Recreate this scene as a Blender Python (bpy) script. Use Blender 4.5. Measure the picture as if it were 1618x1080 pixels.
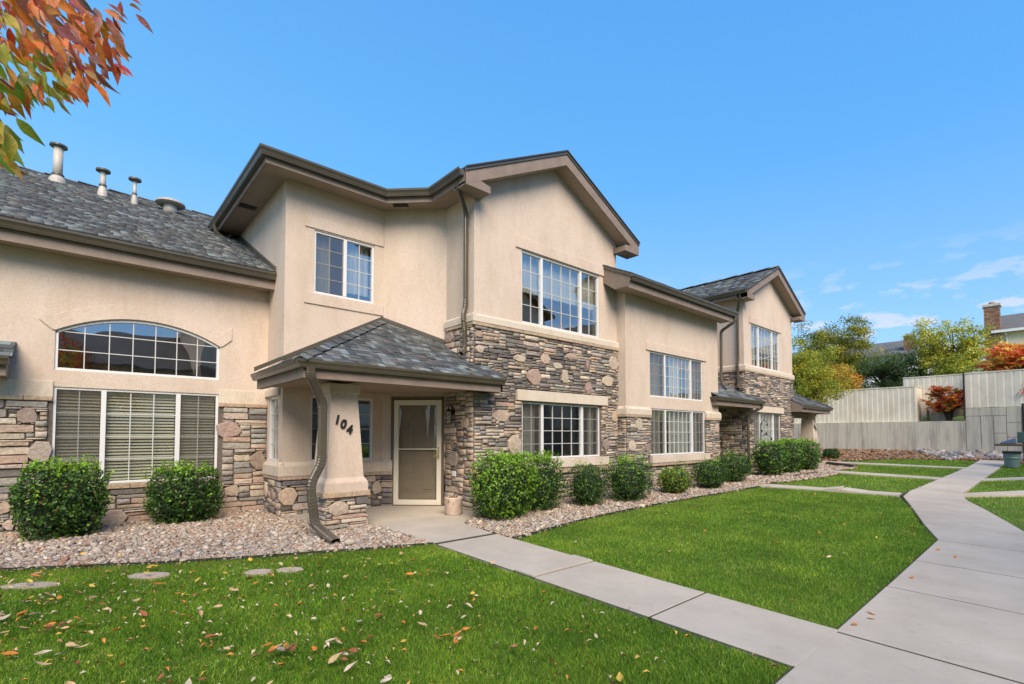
import bpy, math, random
import numpy as np
from mathutils import Vector, Matrix, noise as mnoise
rnd = random.Random(7)
S = bpy.context.scene
COL = S.collection
for o in list(bpy.data.objects): bpy.data.objects.remove(o)

# ------------------------------------------------------------------ camera
AZ = math.radians(48.52)
VX, VY = math.cos(AZ), math.sin(AZ)
camd = bpy.data.cameras.new('camera'); cam = bpy.data.objects.new('camera', camd); COL.objects.link(cam)
cam.location = (0, 0, 1.40)
cam.rotation_euler = (math.radians(92.2), 0, AZ - math.pi/2)
camd.sensor_width = 36; camd.lens = 36*778.5/1618; camd.shift_y = 0.0724
camd.clip_start = 0.05; camd.clip_end = 3000
S.camera = cam
S.render.resolution_x = 1024; S.render.resolution_y = 684
S.render.engine = 'CYCLES'; S.cycles.samples = 128
S.cycles.max_bounces = 8; S.cycles.transparent_max_bounces = 16

# ------------------------------------------------------------------ light and sky
SUN_DIR = Vector((-0.46, -0.89, 0)).normalized(); SUN_EL = math.radians(42)
w = bpy.data.worlds.new("World"); S.world = w; w.use_nodes = True
nt = w.node_tree; nt.nodes.clear(); N = nt.nodes.new; L = nt.links.new
out = N('ShaderNodeOutputWorld'); bg = N('ShaderNodeBackground'); sky = N('ShaderNodeTexSky')
sky.sky_type = 'NISHITA'; sky.sun_disc = False
sky.sun_elevation = SUN_EL; sky.sun_rotation = math.atan2(SUN_DIR.x, SUN_DIR.y)
sky.air_density = 1.0; sky.dust_density = 0.6; sky.ozone_density = 2.0; sky.altitude = 1600
hsv = N('ShaderNodeHueSaturation'); hsv.inputs['Saturation'].default_value = 1.12; hsv.inputs['Value'].default_value = 1.0
L(sky.outputs[0], hsv.inputs['Color'])
tc = N('ShaderNodeTexCoord'); mp = N('ShaderNodeMapping'); mp.inputs['Scale'].default_value = (1.0, 1.0, 3.0)
L(tc.outputs['Generated'], mp.inputs[0])
cn = N('ShaderNodeTexNoise'); cn.inputs['Scale'].default_value = 17.0; cn.inputs['Detail'].default_value = 4; cn.inputs['Roughness'].default_value = 0.55
L(mp.outputs[0], cn.inputs['Vector'])
cr = N('ShaderNodeValToRGB'); cr.color_ramp.elements[0].position = 0.525; cr.color_ramp.elements[1].position = 0.63
L(cn.outputs['Fac'], cr.inputs[0])
sx = N('ShaderNodeSeparateXYZ'); L(tc.outputs['Generated'], sx.inputs[0])
hm = N('ShaderNodeMapRange'); hm.inputs['From Min'].default_value = 0.30; hm.inputs['From Max'].default_value = 0.12
L(sx.outputs['Z'], hm.inputs['Value'])
mul = N('ShaderNodeMath'); mul.operation = 'MULTIPLY'; L(cr.outputs[0], mul.inputs[0]); L(hm.outputs[0], mul.inputs[1])
mul2 = N('ShaderNodeMath'); mul2.operation = 'MULTIPLY'; mul2.inputs[1].default_value = 0.9; L(mul.outputs[0], mul2.inputs[0])
cmix = N('ShaderNodeMix'); cmix.data_type = 'RGBA'; L(mul2.outputs[0], cmix.inputs['Factor'])
tint = N('ShaderNodeMix'); tint.data_type = 'RGBA'; tint.blend_type = 'MULTIPLY'; tint.inputs['Factor'].default_value = 1; L(hsv.outputs[0], tint.inputs[6]); tint.inputs[7].default_value = (1.0, 1.0, 1.0, 1)
sx0 = N('ShaderNodeSeparateXYZ'); tc0 = N('ShaderNodeTexCoord'); L(tc0.outputs['Generated'], sx0.inputs[0])
gr = N('ShaderNodeValToRGB'); L(sx0.outputs['Z'], gr.inputs[0]); ge = gr.color_ramp.elements
ge[0].position = 0.0; ge[0].color = (.175, .215, .265, 1); ge[1].position = 1.0; ge[1].color = (.020, .095, .27, 1)
e_ = ge.new(.14); e_.color = (.098, .180, .270, 1)
e_ = ge.new(.45); e_.color = (.038, .142, .280, 1)
gm = N('ShaderNodeMix'); gm.data_type = 'RGBA'; gm.blend_type = 'MULTIPLY'; gm.inputs['Factor'].default_value = 1; az = N('ShaderNodeVectorMath'); az.operation = 'DOT_PRODUCT'; L(tc0.outputs['Generated'], az.inputs[0]); az.inputs[1].default_value = (-VY, VX, 0)
am = N('ShaderNodeMapRange'); L(az.outputs['Value'], am.inputs['Value']); am.inputs['From Min'].default_value = -1; am.inputs['From Max'].default_value = 1; am.inputs['To Min'].default_value = .74; am.inputs['To Max'].default_value = 1.30
ac = N('ShaderNodeCombineColor'); L(am.outputs[0], ac.inputs[0]); ac.inputs[2].default_value = 1.0
am2 = N('ShaderNodeMapRange'); L(az.outputs['Value'], am2.inputs['Value']); am2.inputs['From Min'].default_value = -1; am2.inputs['From Max'].default_value = 1; am2.inputs['To Min'].default_value = .86; am2.inputs['To Max'].default_value = 1.14; L(am2.outputs[0], ac.inputs[1])
gx = N('ShaderNodeMix'); gx.data_type = 'RGBA'; gx.blend_type = 'MULTIPLY'; gx.inputs['Factor'].default_value = 1; L(gr.outputs[0], gx.inputs[6]); L(ac.outputs[0], gx.inputs[7])
L(gx.outputs[2], gm.inputs[6]); gm.inputs[7].default_value = (10, 10, 10, 1)
sm = N('ShaderNodeMix'); sm.data_type = 'RGBA'; sm.inputs['Factor'].default_value = 0.80; L(tint.outputs[2], sm.inputs[6]); L(gm.outputs[2], sm.inputs[7])
L(sm.outputs[2], cmix.inputs[6]); cmix.inputs[7].default_value = (2.45, 2.45, 2.85, 1)
L(cmix.outputs[2], bg.inputs[0]); bg.inputs[1].default_value = 0.12
L(bg.outputs[0], out.inputs[0])
sd = bpy.data.lights.new('sun', 'SUN'); sun = bpy.data.objects.new('sun', sd); COL.objects.link(sun)
sd.energy = 1.95; sd.angle = math.radians(42); sd.color = (1.0, 0.84, 0.64)
sv = Vector((SUN_DIR.x*math.cos(SUN_EL), SUN_DIR.y*math.cos(SUN_EL), math.sin(SUN_EL)))
sun.rotation_euler = sv.to_track_quat('Z', 'Y').to_euler()
vs = S.view_settings; vs.view_transform = 'Standard'; vs.look = 'None'; vs.gamma = 1; vs.exposure = 1.55

# ------------------------------------------------------------------ helpers
def gz(x, y):
    """height of the ground"""
    return float(np.interp(x, [5, 17, 26, 30, 33.5], [0, .12, .26, .40, .55]) - 0.022*max(0, 6.5-max(y, -2)))
def gza(x, y):
    return np.interp(x, [5, 17, 26, 30, 33.5], [0, .12, .26, .40, .55]) - 0.022*np.maximum(0, 6.5-np.maximum(y, -2))
def depth(p): return (p[0]*VX + p[1]*VY)

def nset(n, **k):
    for a, b in k.items(): n.inputs[a.replace('_', ' ')].default_value = b
def mat(name, col, rough=.8, col2=None, scale=6., detail=5., bump=0., bscale=40., mix=(.35, .65), src=None, metal=0., spec=.5, coords='pos', stretch=None, var=0.0, bdist=.01, trans=0.0):
    m = bpy.data.materials.new(name); m.use_nodes = True; t = m.node_tree; b = t.nodes['Principled BSDF']
    b.inputs['Roughness'].default_value = rough; b.inputs['Metallic'].default_value = metal
    b.inputs['Specular IOR Level'].default_value = spec
    g = t.nodes.new('ShaderNodeNewGeometry'); vec = g.outputs['Position']
    if stretch:
        mm = t.nodes.new('ShaderNodeMapping'); mm.inputs['Scale'].default_value = stretch; t.links.new(vec, mm.inputs[0]); vec = mm.outputs[0]
    if src == 'attr':
        a = t.nodes.new('ShaderNodeAttribute'); a.attribute_name = 'col'; c = a.outputs['Color']
    elif src == 'obj':
        a = t.nodes.new('ShaderNodeObjectInfo'); c = a.outputs['Color']
    else:
        a = t.nodes.new('ShaderNodeRGB'); a.outputs[0].default_value = (*col, 1); c = a.outputs[0]
    if col2 is not None:
        n = t.nodes.new('ShaderNodeTexNoise'); nset(n, Scale=scale, Detail=detail, Roughness=.6); t.links.new(vec, n.inputs['Vector'])
        r = t.nodes.new('ShaderNodeMapRange'); r.inputs['From Min'].default_value = mix[0]; r.inputs['From Max'].default_value = mix[1]
        t.links.new(n.outputs['Fac'], r.inputs['Value'])
        x = t.nodes.new('ShaderNodeMix'); x.data_type = 'RGBA'; t.links.new(r.outputs[0], x.inputs['Factor']); t.links.new(c, x.inputs[6])
        if src:  # col2 acts as a multiplier
            y = t.nodes.new('ShaderNodeMix'); y.data_type = 'RGBA'; y.blend_type = 'MULTIPLY'; y.inputs['Factor'].default_value = 1
            t.links.new(c, y.inputs[6]); y.inputs[7].default_value = (*col2, 1); t.links.new(y.outputs[2], x.inputs[7])
        else: x.inputs[7].default_value = (*col2, 1)
        c = x.outputs[2]
    t.links.new(c, b.inputs['Base Color'])
    if bump:
        n = t.nodes.new('ShaderNodeTexNoise'); nset(n, Scale=bscale, Detail=6., Roughness=.65); t.links.new(vec, n.inputs['Vector'])
        u = t.nodes.new('ShaderNodeBump'); u.inputs['Strength'].default_value = bump; u.inputs['Distance'].default_value = bdist
        t.links.new(n.outputs['Fac'], u.inputs['Height']); t.links.new(u.outputs[0], b.inputs['Normal'])
    if trans:
        tr = t.nodes.new('ShaderNodeBsdfTranslucent'); t.links.new(c, tr.inputs[0]); ms = t.nodes.new('ShaderNodeMixShader'); ms.inputs[0].default_value = trans
        t.links.new(b.outputs[0], ms.inputs[1]); t.links.new(tr.outputs[0], ms.inputs[2]); t.links.new(ms.outputs[0], t.nodes['Material Output'].inputs[0])
    return m

M = {}
M['stucco'] = mat('stucco', (.67, .555, .465), .95, (.575, .47, .39), 26, 4, .7, 60, (.30, .75), bdist=.012)
M['trim'] = mat('stucco_trim', (.67, .58, .48), .9, (.58, .495, .405), 30, 4, .4, 70)
M['mortar'] = mat('mortar', (.17, .14, .115), 1, (.10, .085, .07), 20)
M['stone'] = mat('stone', None, .9, (.70, .66, .63), 18, 7, .9, 26, (.35, .68), src='obj', bdist=.02)
M['stonea'] = mat('stone_joined', None, .9, (.70, .66, .63), 18, 7, .9, 26, (.35, .68), src='attr', bdist=.02)
M['shingle'] = mat('shingle', None, .95, (.7, .7, .72), 60, 4, .6, 160, (.3, .7), src='obj', bdist=.006)
M['shinglea'] = mat('shingle_joined', None, .95, (.7, .7, .72), 60, 4, .6, 160, (.3, .7), src='attr', bdist=.006)
M['deck'] = mat('roof_felt', (.035, .037, .04), .95)
M['gutter'] = mat('gutter_metal', (.098, .083, .060), .27, (.08, .068, .05), 2.5, spec=.5)
M['fascia'] = mat('fascia_wood', (.255, .195, .16), .7, (.205, .155, .125), 5, bump=.15, bscale=30)
M['soffit'] = mat('soffit_board', (.34, .26, .205), .8, (.29, .22, .175), 3)
M['white'] = mat('white_vinyl', (.70, .70, .70), .4)
M['grid'] = mat('white_grid', (.58, .58, .57), .5)
M['slat'] = mat('blind_slat', (.86, .80, .64), .5)
M['curtain'] = mat('curtain_cloth', (.78, .76, .70), .9, trans=.3)
M['room'] = mat('room_wall', (.50, .41, .30), .9)
M['cream'] = mat('cream_metal', (.72, .66, .54), .4)
M['door'] = mat('door_paint', (.42, .31, .22), .45)
M['darktrim'] = mat('dark_trim', (.12, .085, .06), .6)
M['black'] = mat('black_metal', (.015, .015, .016), .4)
M['brass'] = mat('brass', (.55, .38, .14), .35, metal=.8)
M['concrete'] = mat('concrete', (.53, .468, .385), .9, (.40, .345, .285), .9, 12, .35, 110, (.38, .80))
M['slabedge'] = mat('joint_dirt', (.045, .038, .028), 1)
M['wallconc'] = mat('wall_concrete', (.54, .505, .425), .92, (.35, .33, .285), 1.6, 9, .3, 30, (.45, .70), stretch=(1, 2.4, .35))
M['rock'] = mat('gravel', None, .85, (.6, .58, .56), 60, 4, .3, 120, src='attr')
M['soil'] = mat('soil', (.12, .09, .065), 1, (.07, .05, .035), 8)
M['turf'] = mat('turf_base', (.10, .17, .02), 1, (.17, .19, .04), 1.5, 6, .5, 60, (.4, .75))
M['grass'] = mat('grass_blade', None, .55, (.8, .85, .7), 1.3, 5, src='attr', trans=.35, spec=.3)
M['leaf'] = mat('leaf', None, .42, (.75, .8, .7), 9, src='attr', trans=.3, spec=.5)
M['treeleaf'] = mat('tree_leaf', None, .55, (.8, .82, .7), 2, src='attr', trans=.45, spec=.3)
M['bigleaf'] = mat('autumn_leaf', None, .38, (.55, .75, .5), 22, 6, src='obj', trans=.35, bump=.5, bscale=45, mix=(.40, .62))
M['dryleaf'] = mat('fallen_leaf', None, .7, (.75, .7, .6), 30, src='obj', trans=.15)
M['bark'] = mat('bark', (.10, .075, .055), .95, (.05, .04, .03), 12, 6, .6, 30)
M['edging'] = mat('steel_edging', (.02, .03, .02), .7)
M['fence'] = mat('fence_panel', (.76, .71, .60), .6, (.65, .60, .49), 1.5)
M['brick'] = mat('brick', (.30, .15, .09), .9, (.20, .10, .065), 6)
M['siding'] = mat('siding', (.74, .64, .46), .7)
M['greyroof'] = mat('grey_roof', (.14, .135, .13), .95, (.10, .10, .10), 3)
M['green'] = mat('green_plastic', (.05, .10, .085), .5)
M['blue'] = mat('blue_cloth', (.10, .14, .25), .6)
M['pot'] = mat('pot_glaze', (.66, .53, .44), .75, (.5, .38, .30), 8)
M['dry'] = mat('dry_stem', (.22, .13, .06), .9)
M['wood'] = mat('weathered_wood', (.12, .08, .06), .85)
def weather(m, scale, stretch, lo, tintc=(1, .96, .90), mix=(.45, .75), detail=6.):
    """large soft stains on top of a material's own colour"""
    t = m.node_tree; b = t.nodes['Principled BSDF']; src_ = b.inputs['Base Color'].links[0].from_socket; g = t.nodes.new('ShaderNodeNewGeometry'); mm = t.nodes.new('ShaderNodeMapping'); mm.inputs['Scale'].default_value = stretch
    t.links.new(g.outputs['Position'], mm.inputs[0]); n = t.nodes.new('ShaderNodeTexNoise'); nset(n, Scale=scale, Detail=detail, Roughness=.7); t.links.new(mm.outputs[0], n.inputs['Vector'])
    r = t.nodes.new('ShaderNodeMapRange'); r.inputs['From Min'].default_value = mix[0]; r.inputs['From Max'].default_value = mix[1]; t.links.new(n.outputs['Fac'], r.inputs['Value'])
    x = t.nodes.new('ShaderNodeMix'); x.data_type = 'RGBA'; x.blend_type = 'MULTIPLY'; t.links.new(r.outputs[0], x.inputs['Factor']); t.links.new(src_, x.inputs[6]); x.inputs[7].default_value = (lo*tintc[0], lo*tintc[1], lo*tintc[2], 1); t.links.new(x.outputs[2], b.inputs['Base Color'])
weather(M['stucco'], 2.2, (1, 1, .30), .86); weather(M['stucco'], .55, (1, 1, 1), .92, (1, .98, .95)); weather(M['trim'], 3, (1, 1, .5), .84)
weather(M['concrete'], .8, (1, 1, 1), .84, (1, .97, .92)); weather(M['concrete'], 7, (1, 1, 1), .80, (1, .95, .88), (.58, .80)); weather(M['fence'], 2.0, (1, 1, .15), .86); weather(M['wallconc'], 3.2, (1, 2.2, .10), .66, (1, .98, .94), (.52, .72))
weather(M['turf'], .5, (1, 1, 1), .8); weather(M['grass'], .65, (1, 1, 1), .72, (.88, 1, .9), (.42, .62)); weather(M['grass'], 1.9, (1, 1, 1), 1.25, (1.25, 1.0, .9), (.52, .72))
def glass_mat(f0=.33, bs=.5):
    m = bpy.data.materials.new('window_glass'); m.use_nodes = True; t = m.node_tree; t.nodes.clear(); n = t.nodes.new
    o = n('ShaderNodeOutputMaterial'); mx = n('ShaderNodeMixShader'); tr = n('ShaderNodeBsdfTransparent'); gl = n('ShaderNodeBsdfGlossy')
    tr.inputs[0].default_value = (.80, .84, .82, 1); gl.inputs['Roughness'].default_value = 0.004; gl.inputs[0].default_value = (.95, .97, 1, 1)
    gi = n('ShaderNodeNewGeometry'); dt = n('ShaderNodeVectorMath'); dt.operation = 'DOT_PRODUCT'; t.links.new(gi.outputs['Incoming'], dt.inputs[0]); t.links.new(gi.outputs['Normal'], dt.inputs[1])
    ab = n('ShaderNodeMath'); ab.operation = 'ABSOLUTE'; t.links.new(dt.outputs['Value'], ab.inputs[0])
    om = n('ShaderNodeMath'); om.operation = 'SUBTRACT'; om.inputs[0].default_value = 1; t.links.new(ab.outputs[0], om.inputs[1])
    pw = n('ShaderNodeMath'); pw.operation = 'POWER'; pw.inputs[1].default_value = 4; t.links.new(om.outputs[0], pw.inputs[0])
    fr = n('ShaderNodeMapRange'); fr.inputs['To Min'].default_value = f0; fr.inputs['To Max'].default_value = 1; t.links.new(pw.outputs[0], fr.inputs['Value'])
    g = n('ShaderNodeNewGeometry'); ns = n('ShaderNodeTexNoise'); nset(ns, Scale=1.3, Detail=1.0)
    bp = n('ShaderNodeBump'); bp.inputs['Strength'].default_value = bs; bp.inputs['Distance'].default_value = .012
    t.links.new(g.outputs['Position'], ns.inputs['Vector']); t.links.new(ns.outputs['Fac'], bp.inputs['Height']); t.links.new(bp.outputs[0], gl.inputs['Normal'])
    t.links.new(fr.outputs[0], mx.inputs[0]); t.links.new(tr.outputs[0], mx.inputs[1]); t.links.new(gl.outputs[0], mx.inputs[2]); t.links.new(mx.outputs[0], o.inputs[0])
    return m
M['glass'] = glass_mat()
M['doorglass'] = glass_mat(.05, .05); M['doorglass'].name = 'door_glass'
def screen_mat(name, d, fac):
    m = bpy.data.materials.new(name); m.use_nodes = True; t = m.node_tree; t.nodes.clear(); n = t.nodes.new
    o = n('ShaderNodeOutputMaterial'); mx = n('ShaderNodeMixShader'); tr = n('ShaderNodeBsdfTransparent'); df = n('ShaderNodeBsdfDiffuse'); df.inputs[0].default_value = (*d, 1)
    mx.inputs[0].default_value = fac; t.links.new(tr.outputs[0], mx.inputs[1]); t.links.new(df.outputs[0], mx.inputs[2]); t.links.new(mx.outputs[0], o.inputs[0])
    return m
M['screen'] = screen_mat('insect_screen', (.11, .10, .09), .36)
M['doorscreen'] = screen_mat('door_screen', (.12, .11, .10), .15)
M['lampglass'] = screen_mat('lantern_glass', (.6, .58, .5), .35)

WORLD = {}
def thing(name, label, cat, loc, group=None):
    o = bpy.data.objects.new(name, None); COL.objects.link(o); o.location = loc; o.empty_display_size = .2
    o['label'] = label; o['category'] = cat
    if group: o['group'] = group
    WORLD[o.name] = Vector(loc); return o
def tag(o, label, cat, group=None):
    o['label'] = label; o['category'] = cat
    if group: o['group'] = group
    return o
def place(o, c, parent):
    WORLD[o.name] = Vector(c)
    if parent is not None:
        o.parent = parent; o.location = Vector(c) - WORLD[parent.name]
    else: o.location = c
class MB:
    def __init__(s): s.v = []; s.f = []; s.c = []
    def quad(s, *p, c=None): s.poly(p, c)
    def poly(s, p, c=None):
        k = len(s.v); s.v += [tuple(q) for q in p]; s.f.append(tuple(range(k, k+len(p)))); s.c.append(c)
    def hexa(s, p, c=None):  # 8 points: 0-3 bottom ring, 4-7 top ring
        k = len(s.v); s.v += [tuple(q) for q in p]
        for f in ((3,2,1,0),(4,5,6,7),(0,1,5,4),(1,2,6,5),(2,3,7,6),(3,0,4,7)):
            s.f.append(tuple(k+i for i in f)); s.c.append(c)
    def fbox(s, fr, u0, u1, z0, z1, o0, o1, c=None):   # o0 < o1 outward
        P = fr.P
        s.hexa([P(u0,z0,o1),P(u1,z0,o1),P(u1,z0,o0),P(u0,z0,o0),P(u0,z1,o1),P(u1,z1,o1),P(u1,z1,o0),P(u0,z1,o0)], c)
    def box(s, x0, x1, y0, y1, z0, z1, c=None): s.fbox(FX, x0, x1, z0, z1, -y1, -y0, c)
    def prism(s, a, b, c=None):  # two matching rings
        k = len(s.v); n = len(a); s.v += [tuple(q) for q in a] + [tuple(q) for q in b]
        s.f.append(tuple(range(k+n-1, k-1, -1))); s.f.append(tuple(range(k+n, k+2*n))); s.c += [c, c]
        for i in range(n):
            j = (i+1) % n; s.f.append((k+i, k+j, k+n+j, k+n+i)); s.c.append(c)
    def tube(s, pts, rad, n=8, c=None, prof=None, cap=True):
        pts = [Vector(p) for p in pts]; rads = rad if hasattr(rad, '__len__') else [rad]*len(pts)
        k0 = len(s.v); up = None
        for i, p in enumerate(pts):
            t = (pts[min(i+1, len(pts)-1)] - pts[max(i-1, 0)]).normalized()
            if up is None:
                up = Vector((0, 0, 1)) if abs(t.z) < .9 else Vector((1, 0, 0))
                if prof is not None and isinstance(prof, tuple): up = Vector(prof[2]) if len(prof) > 2 else up
            a = (up - t*up.dot(t)).normalized(); b = t.cross(a); up = a
            if prof:
                hw, hd = prof[0]/2*rads[i], prof[1]/2*rads[i]; e = .35
                ring = [(hw, hd*(1-e)), (hw*(1-e), hd), (-hw*(1-e), hd), (-hw, hd*(1-e)), (-hw, -hd*(1-e)), (-hw*(1-e), -hd), (hw*(1-e), -hd), (hw, -hd*(1-e))]
                s.v += [tuple(p + b*x + a*y) for x, y in ring]
            else: s.v += [tuple(p + (a*math.cos(2*math.pi*q/n) + b*math.sin(2*math.pi*q/n))*rads[i]) for q in range(n)]
        m = 8 if prof else n
        for i in range(len(pts)-1):
            for q in range(m):
                r = (q+1) % m; s.f.append((k0+i*m+q, k0+i*m+r, k0+(i+1)*m+r, k0+(i+1)*m+q)); s.c.append(c)
        if cap:
            s.f.append(tuple(k0+q for q in range(m-1, -1, -1))); s.c.append(c)
            s.f.append(tuple(k0+(len(pts)-1)*m+q for q in range(m))); s.c.append(c)
    def lathe(s, cx, cy, prof, n=20, c=None):
        k = len(s.v)
        for r, z in prof: s.v += [(cx+r*math.cos(2*math.pi*q/n), cy+r*math.sin(2*math.pi*q/n), z) for q in range(n)]
        for i in range(len(prof)-1):
            for q in range(n):
                r = (q+1) % n; s.f.append((k+i*n+q, k+i*n+r, k+(i+1)*n+r, k+(i+1)*n+q)); s.c.append(c)
        s.f.append(tuple(k+q for q in range(n-1, -1, -1))); s.f.append(tuple(k+(len(prof)-1)*n+q for q in range(n))); s.c += [c, c]
    def build(s, name, m, parent=None, kind=None, smooth=False, origin=None, bevel=0):
        me = bpy.data.meshes.new(name)
        if not s.v: return None
        a = np.array(s.v); c = Vector(origin) if origin is not None else Vector(((a.min(0)+a.max(0))/2).tolist())
        a = a - np.array(c)
        me.from_pydata([tuple(p) for p in a], [], s.f)
        if any(q is not None for q in s.c):
            at = me.attributes.new('col', 'FLOAT_COLOR', 'FACE')
            at.data.foreach_set('color', [x for q in s.c for x in ((*q, 1) if q is not None else (.5, .5, .5, 1))])
        me.materials.append(m)
        if smooth:
            for p in me.polygons: p.use_smooth = True
        me.update()
        o = bpy.data.objects.new(name, me); COL.objects.link(o); place(o, c, parent)
        if kind: o['kind'] = kind
        if bevel:
            md = o.modifiers.new('bevel', 'BEVEL'); md.width = bevel; md.segments = 2; md.limit_method = 'ANGLE'
        return o
def npmesh(name, v, tris, cols, m, parent=None, kind='stuff', smooth=False, per='POINT', origin=None):
    """fast mesh from arrays. v (n,3), tris (k,3) or (k,4), cols per vertex or per face"""
    v = np.asarray(v, np.float32); k = tris.shape[1]; me = bpy.data.meshes.new(name)
    c = np.asarray(origin if origin is not None else (v.min(0)+v.max(0))/2, np.float32)
    me.vertices.add(len(v)); me.vertices.foreach_set('co', (v-c).ravel())
    me.loops.add(tris.size); me.loops.foreach_set('vertex_index', tris.ravel().astype(np.int32))
    me.polygons.add(len(tris)); me.polygons.foreach_set('loop_start', np.arange(0, tris.size, k, dtype=np.int32))
    if cols is not None:
        at = me.attributes.new('col', 'FLOAT_COLOR', per); q = np.ones((len(cols), 4), np.float32); q[:, :3] = cols; at.data.foreach_set('color', q.ravel())
    me.materials.append(m)
    if smooth: me.polygons.foreach_set('use_smooth', np.ones(len(tris), bool))
    me.update(calc_edges=True)
    o = bpy.data.objects.new(name, me); COL.objects.link(o); place(o, Vector([float(x) for x in c]), parent)
    if kind: o['kind'] = kind
    return o
class Fr:
    def __init__(s, x, y, dx, dy):
        l = math.hypot(dx, dy); s.x, s.y, s.dx, s.dy = x, y, dx/l, dy/l; s.nx, s.ny = s.dy, -s.dx; s.ang = math.atan2(s.dy, s.dx)
    def P(s, u, z, o=0): return (s.x+s.dx*u+s.nx*o, s.y+s.dy*u+s.ny*o, z)
FX = Fr(0, 0, 1, 0)
def front(Y): return Fr(0, Y, 1, 0)          # faces -Y, u = X
def leftside(X): return Fr(X, 0, 0, -1)       # faces -X, u = -Y
def rightside(X): return Fr(X, 0, 0, 1)       # faces +X, u = Y

def wall(name, m, parent, fr, u0, u1, z0, z1, ops=(), rev=.11, gable=None, thick=.2):
    """wall face with real openings, reveals and a back"""
    b = MB(); P = fr.P
    us = sorted({u0, u1, *[min(max(x, u0), u1) for o in ops for x in o[:2]]}); zs = sorted({z0, z1, *[min(max(x, z0), z1) for o in ops for x in o[2:4]]})
    for i in range(len(us)-1):
        for j in range(len(zs)-1):
            cu, cz = (us[i]+us[i+1])/2, (zs[j]+zs[j+1])/2
            if any(o[0] < cu < o[1] and o[2] < cz < o[3] for o in ops): continue
            b.quad(P(us[i], zs[j]), P(us[i+1], zs[j]), P(us[i+1], zs[j+1]), P(us[i], zs[j+1]))
            b.quad(P(us[i], zs[j], -thick), P(us[i], zs[j+1], -thick), P(us[i+1], zs[j+1], -thick), P(us[i+1], zs[j], -thick))
    for o in ops:
        a0, a1, c0, c1 = o[:4]; a0 = max(a0, u0); a1 = min(a1, u1); d0 = max(c0, z0); d1 = min(c1, z1)
        if d1 <= d0 or a1 <= a0: continue
        b.quad(P(a0, d0), P(a0, d1), P(a0, d1, -thick), P(a0, d0, -thick)); b.quad(P(a1, d1), P(a1, d0), P(a1, d0, -thick), P(a1, d1, -thick))
        if c0 >= z0: b.quad(P(a1, c0), P(a0, c0), P(a0, c0, -thick), P(a1, c0, -thick))
        if c1 <= z1 and len(o) < 5: b.quad(P(a0, c1), P(a1, c1), P(a1, c1, -thick), P(a0, c1, -thick))
        if len(o) == 5:      # arched head: spandrels between curve and the rectangle top
            rise = o[4]; zsp = c1 - rise; n = 24; R = ((a1-a0)**2/4 + rise**2)/(2*rise); cu = (a0+a1)/2; cz = c1-R
            arc = [(a0+(a1-a0)*k/n, cz + math.sqrt(max(0, R*R-(a0+(a1-a0)*k/n-cu)**2))) for k in range(n+1)]
            for k in range(n):
                (ua, za), (ub, zb) = arc[k], arc[k+1]
                b.quad(P(ua, za), P(ub, zb), P(ub, c1+.0005), P(ua, c1+.0005)); b.quad(P(ua, za, -thick), P(ub, zb, -thick), P(ub, zb), P(ua, za))
    if gable:
        uc, zr, zg = gable; b.poly([P(u0, z1), P(u1, z1), P(u1, zg), P(uc, zr), P(u0, zg)])
    return b.build(name, m, parent)

# ------------------------------------------------------------------ stone veneer
def unit_stone(seed, round_=False):
    r = random.Random(seed); n = 8 if not round_ else 7; ring = []
    if round_:
        for k in range(n):
            a = 2*math.pi*k/n + r.uniform(-.22, .22); q = .5*r.uniform(.86, 1.04)/max(abs(math.cos(a))**3+abs(math.sin(a))**3, .3)**(1/3.)*r.uniform(.92, 1.02); ring.append((q*math.cos(a), q*math.sin(a)))
    else:
        e = lambda: r.uniform(.02, .10); j = lambda: r.uniform(-.035, .0)
        ring = [(-.5+e(), -.5-j()*2), (.5-e(), -.5-j()), (.5+j(), -.5+e()*2.2), (.5+j(), .5-e()*2.2), (.5-e(), .5+j()*2), (-.5+e(), .5+j()), (-.5-j(), .5-e()*2.2), (-.5-j(), -.5+e()*2.2)]
        ring.insert(1, (r.uniform(-.2, .2), -.5+r.uniform(0, .09))); ring.insert(6, (r.uniform(-.2, .2), .5-r.uniform(0, .09))); n = 10
    v = [(x, 0, z) for x, z in ring] + [(x*.995, -.72, z*.985) for x, z in ring] + [(x*.965, -1+r.uniform(-.10, .16), z*.90) for x, z in ring] + [(r.uniform(-.15, .15), -1.06, r.uniform(-.15, .15))]
    f = []
    for k in range(n):
        j = (k+1) % n
        f += [(k, j, n+j, n+k), (n+k, n+j, 2*n+j, 2*n+k), (2*n+k, 2*n+j, 3*n)]
    return v, f
STV = [unit_stone(i) for i in range(14)]; BOV = [unit_stone(100+i, True) for i in range(8)]
def unit_me(name, vf, m):
    me = bpy.data.meshes.new(name); me.from_pydata(vf[0], [], vf[1]); me.materials.append(m); me.update(); return me
STM = [unit_me('stone', x, M['stone']) for x in STV]; BOM = [unit_me('boulder_stone', x, M['stone']) for x in BOV]
SHV = []
for i in range(4):
    r = random.Random(50+i); a = r.uniform(-.03, .03)
    SHV.append(([(-.5, -.5+a, 0), (.5, -.5, 0), (.5, .5, 0), (-.5, .5, 0), (-.5, -.5+a, 1), (.5, -.5, 1), (.5, .5, .35), (-.5, .5, .35)], [(4, 5, 6, 7), (0, 1, 5, 4), (1, 2, 6, 5), (3, 0, 4, 7)]))
SHM = [unit_me('shingle', x, M['shingle']) for x in SHV]
REC = {}   # (thing name, kind) -> list of (mesh index, verts, faces, matrix(world), colour, parent, size)
def rec(th, kind, mi, vf, mesh, mw, col, parent, size): REC.setdefault((th.name, kind), [th, []])[1].append((vf, mesh, mw, col, parent, size))
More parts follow.
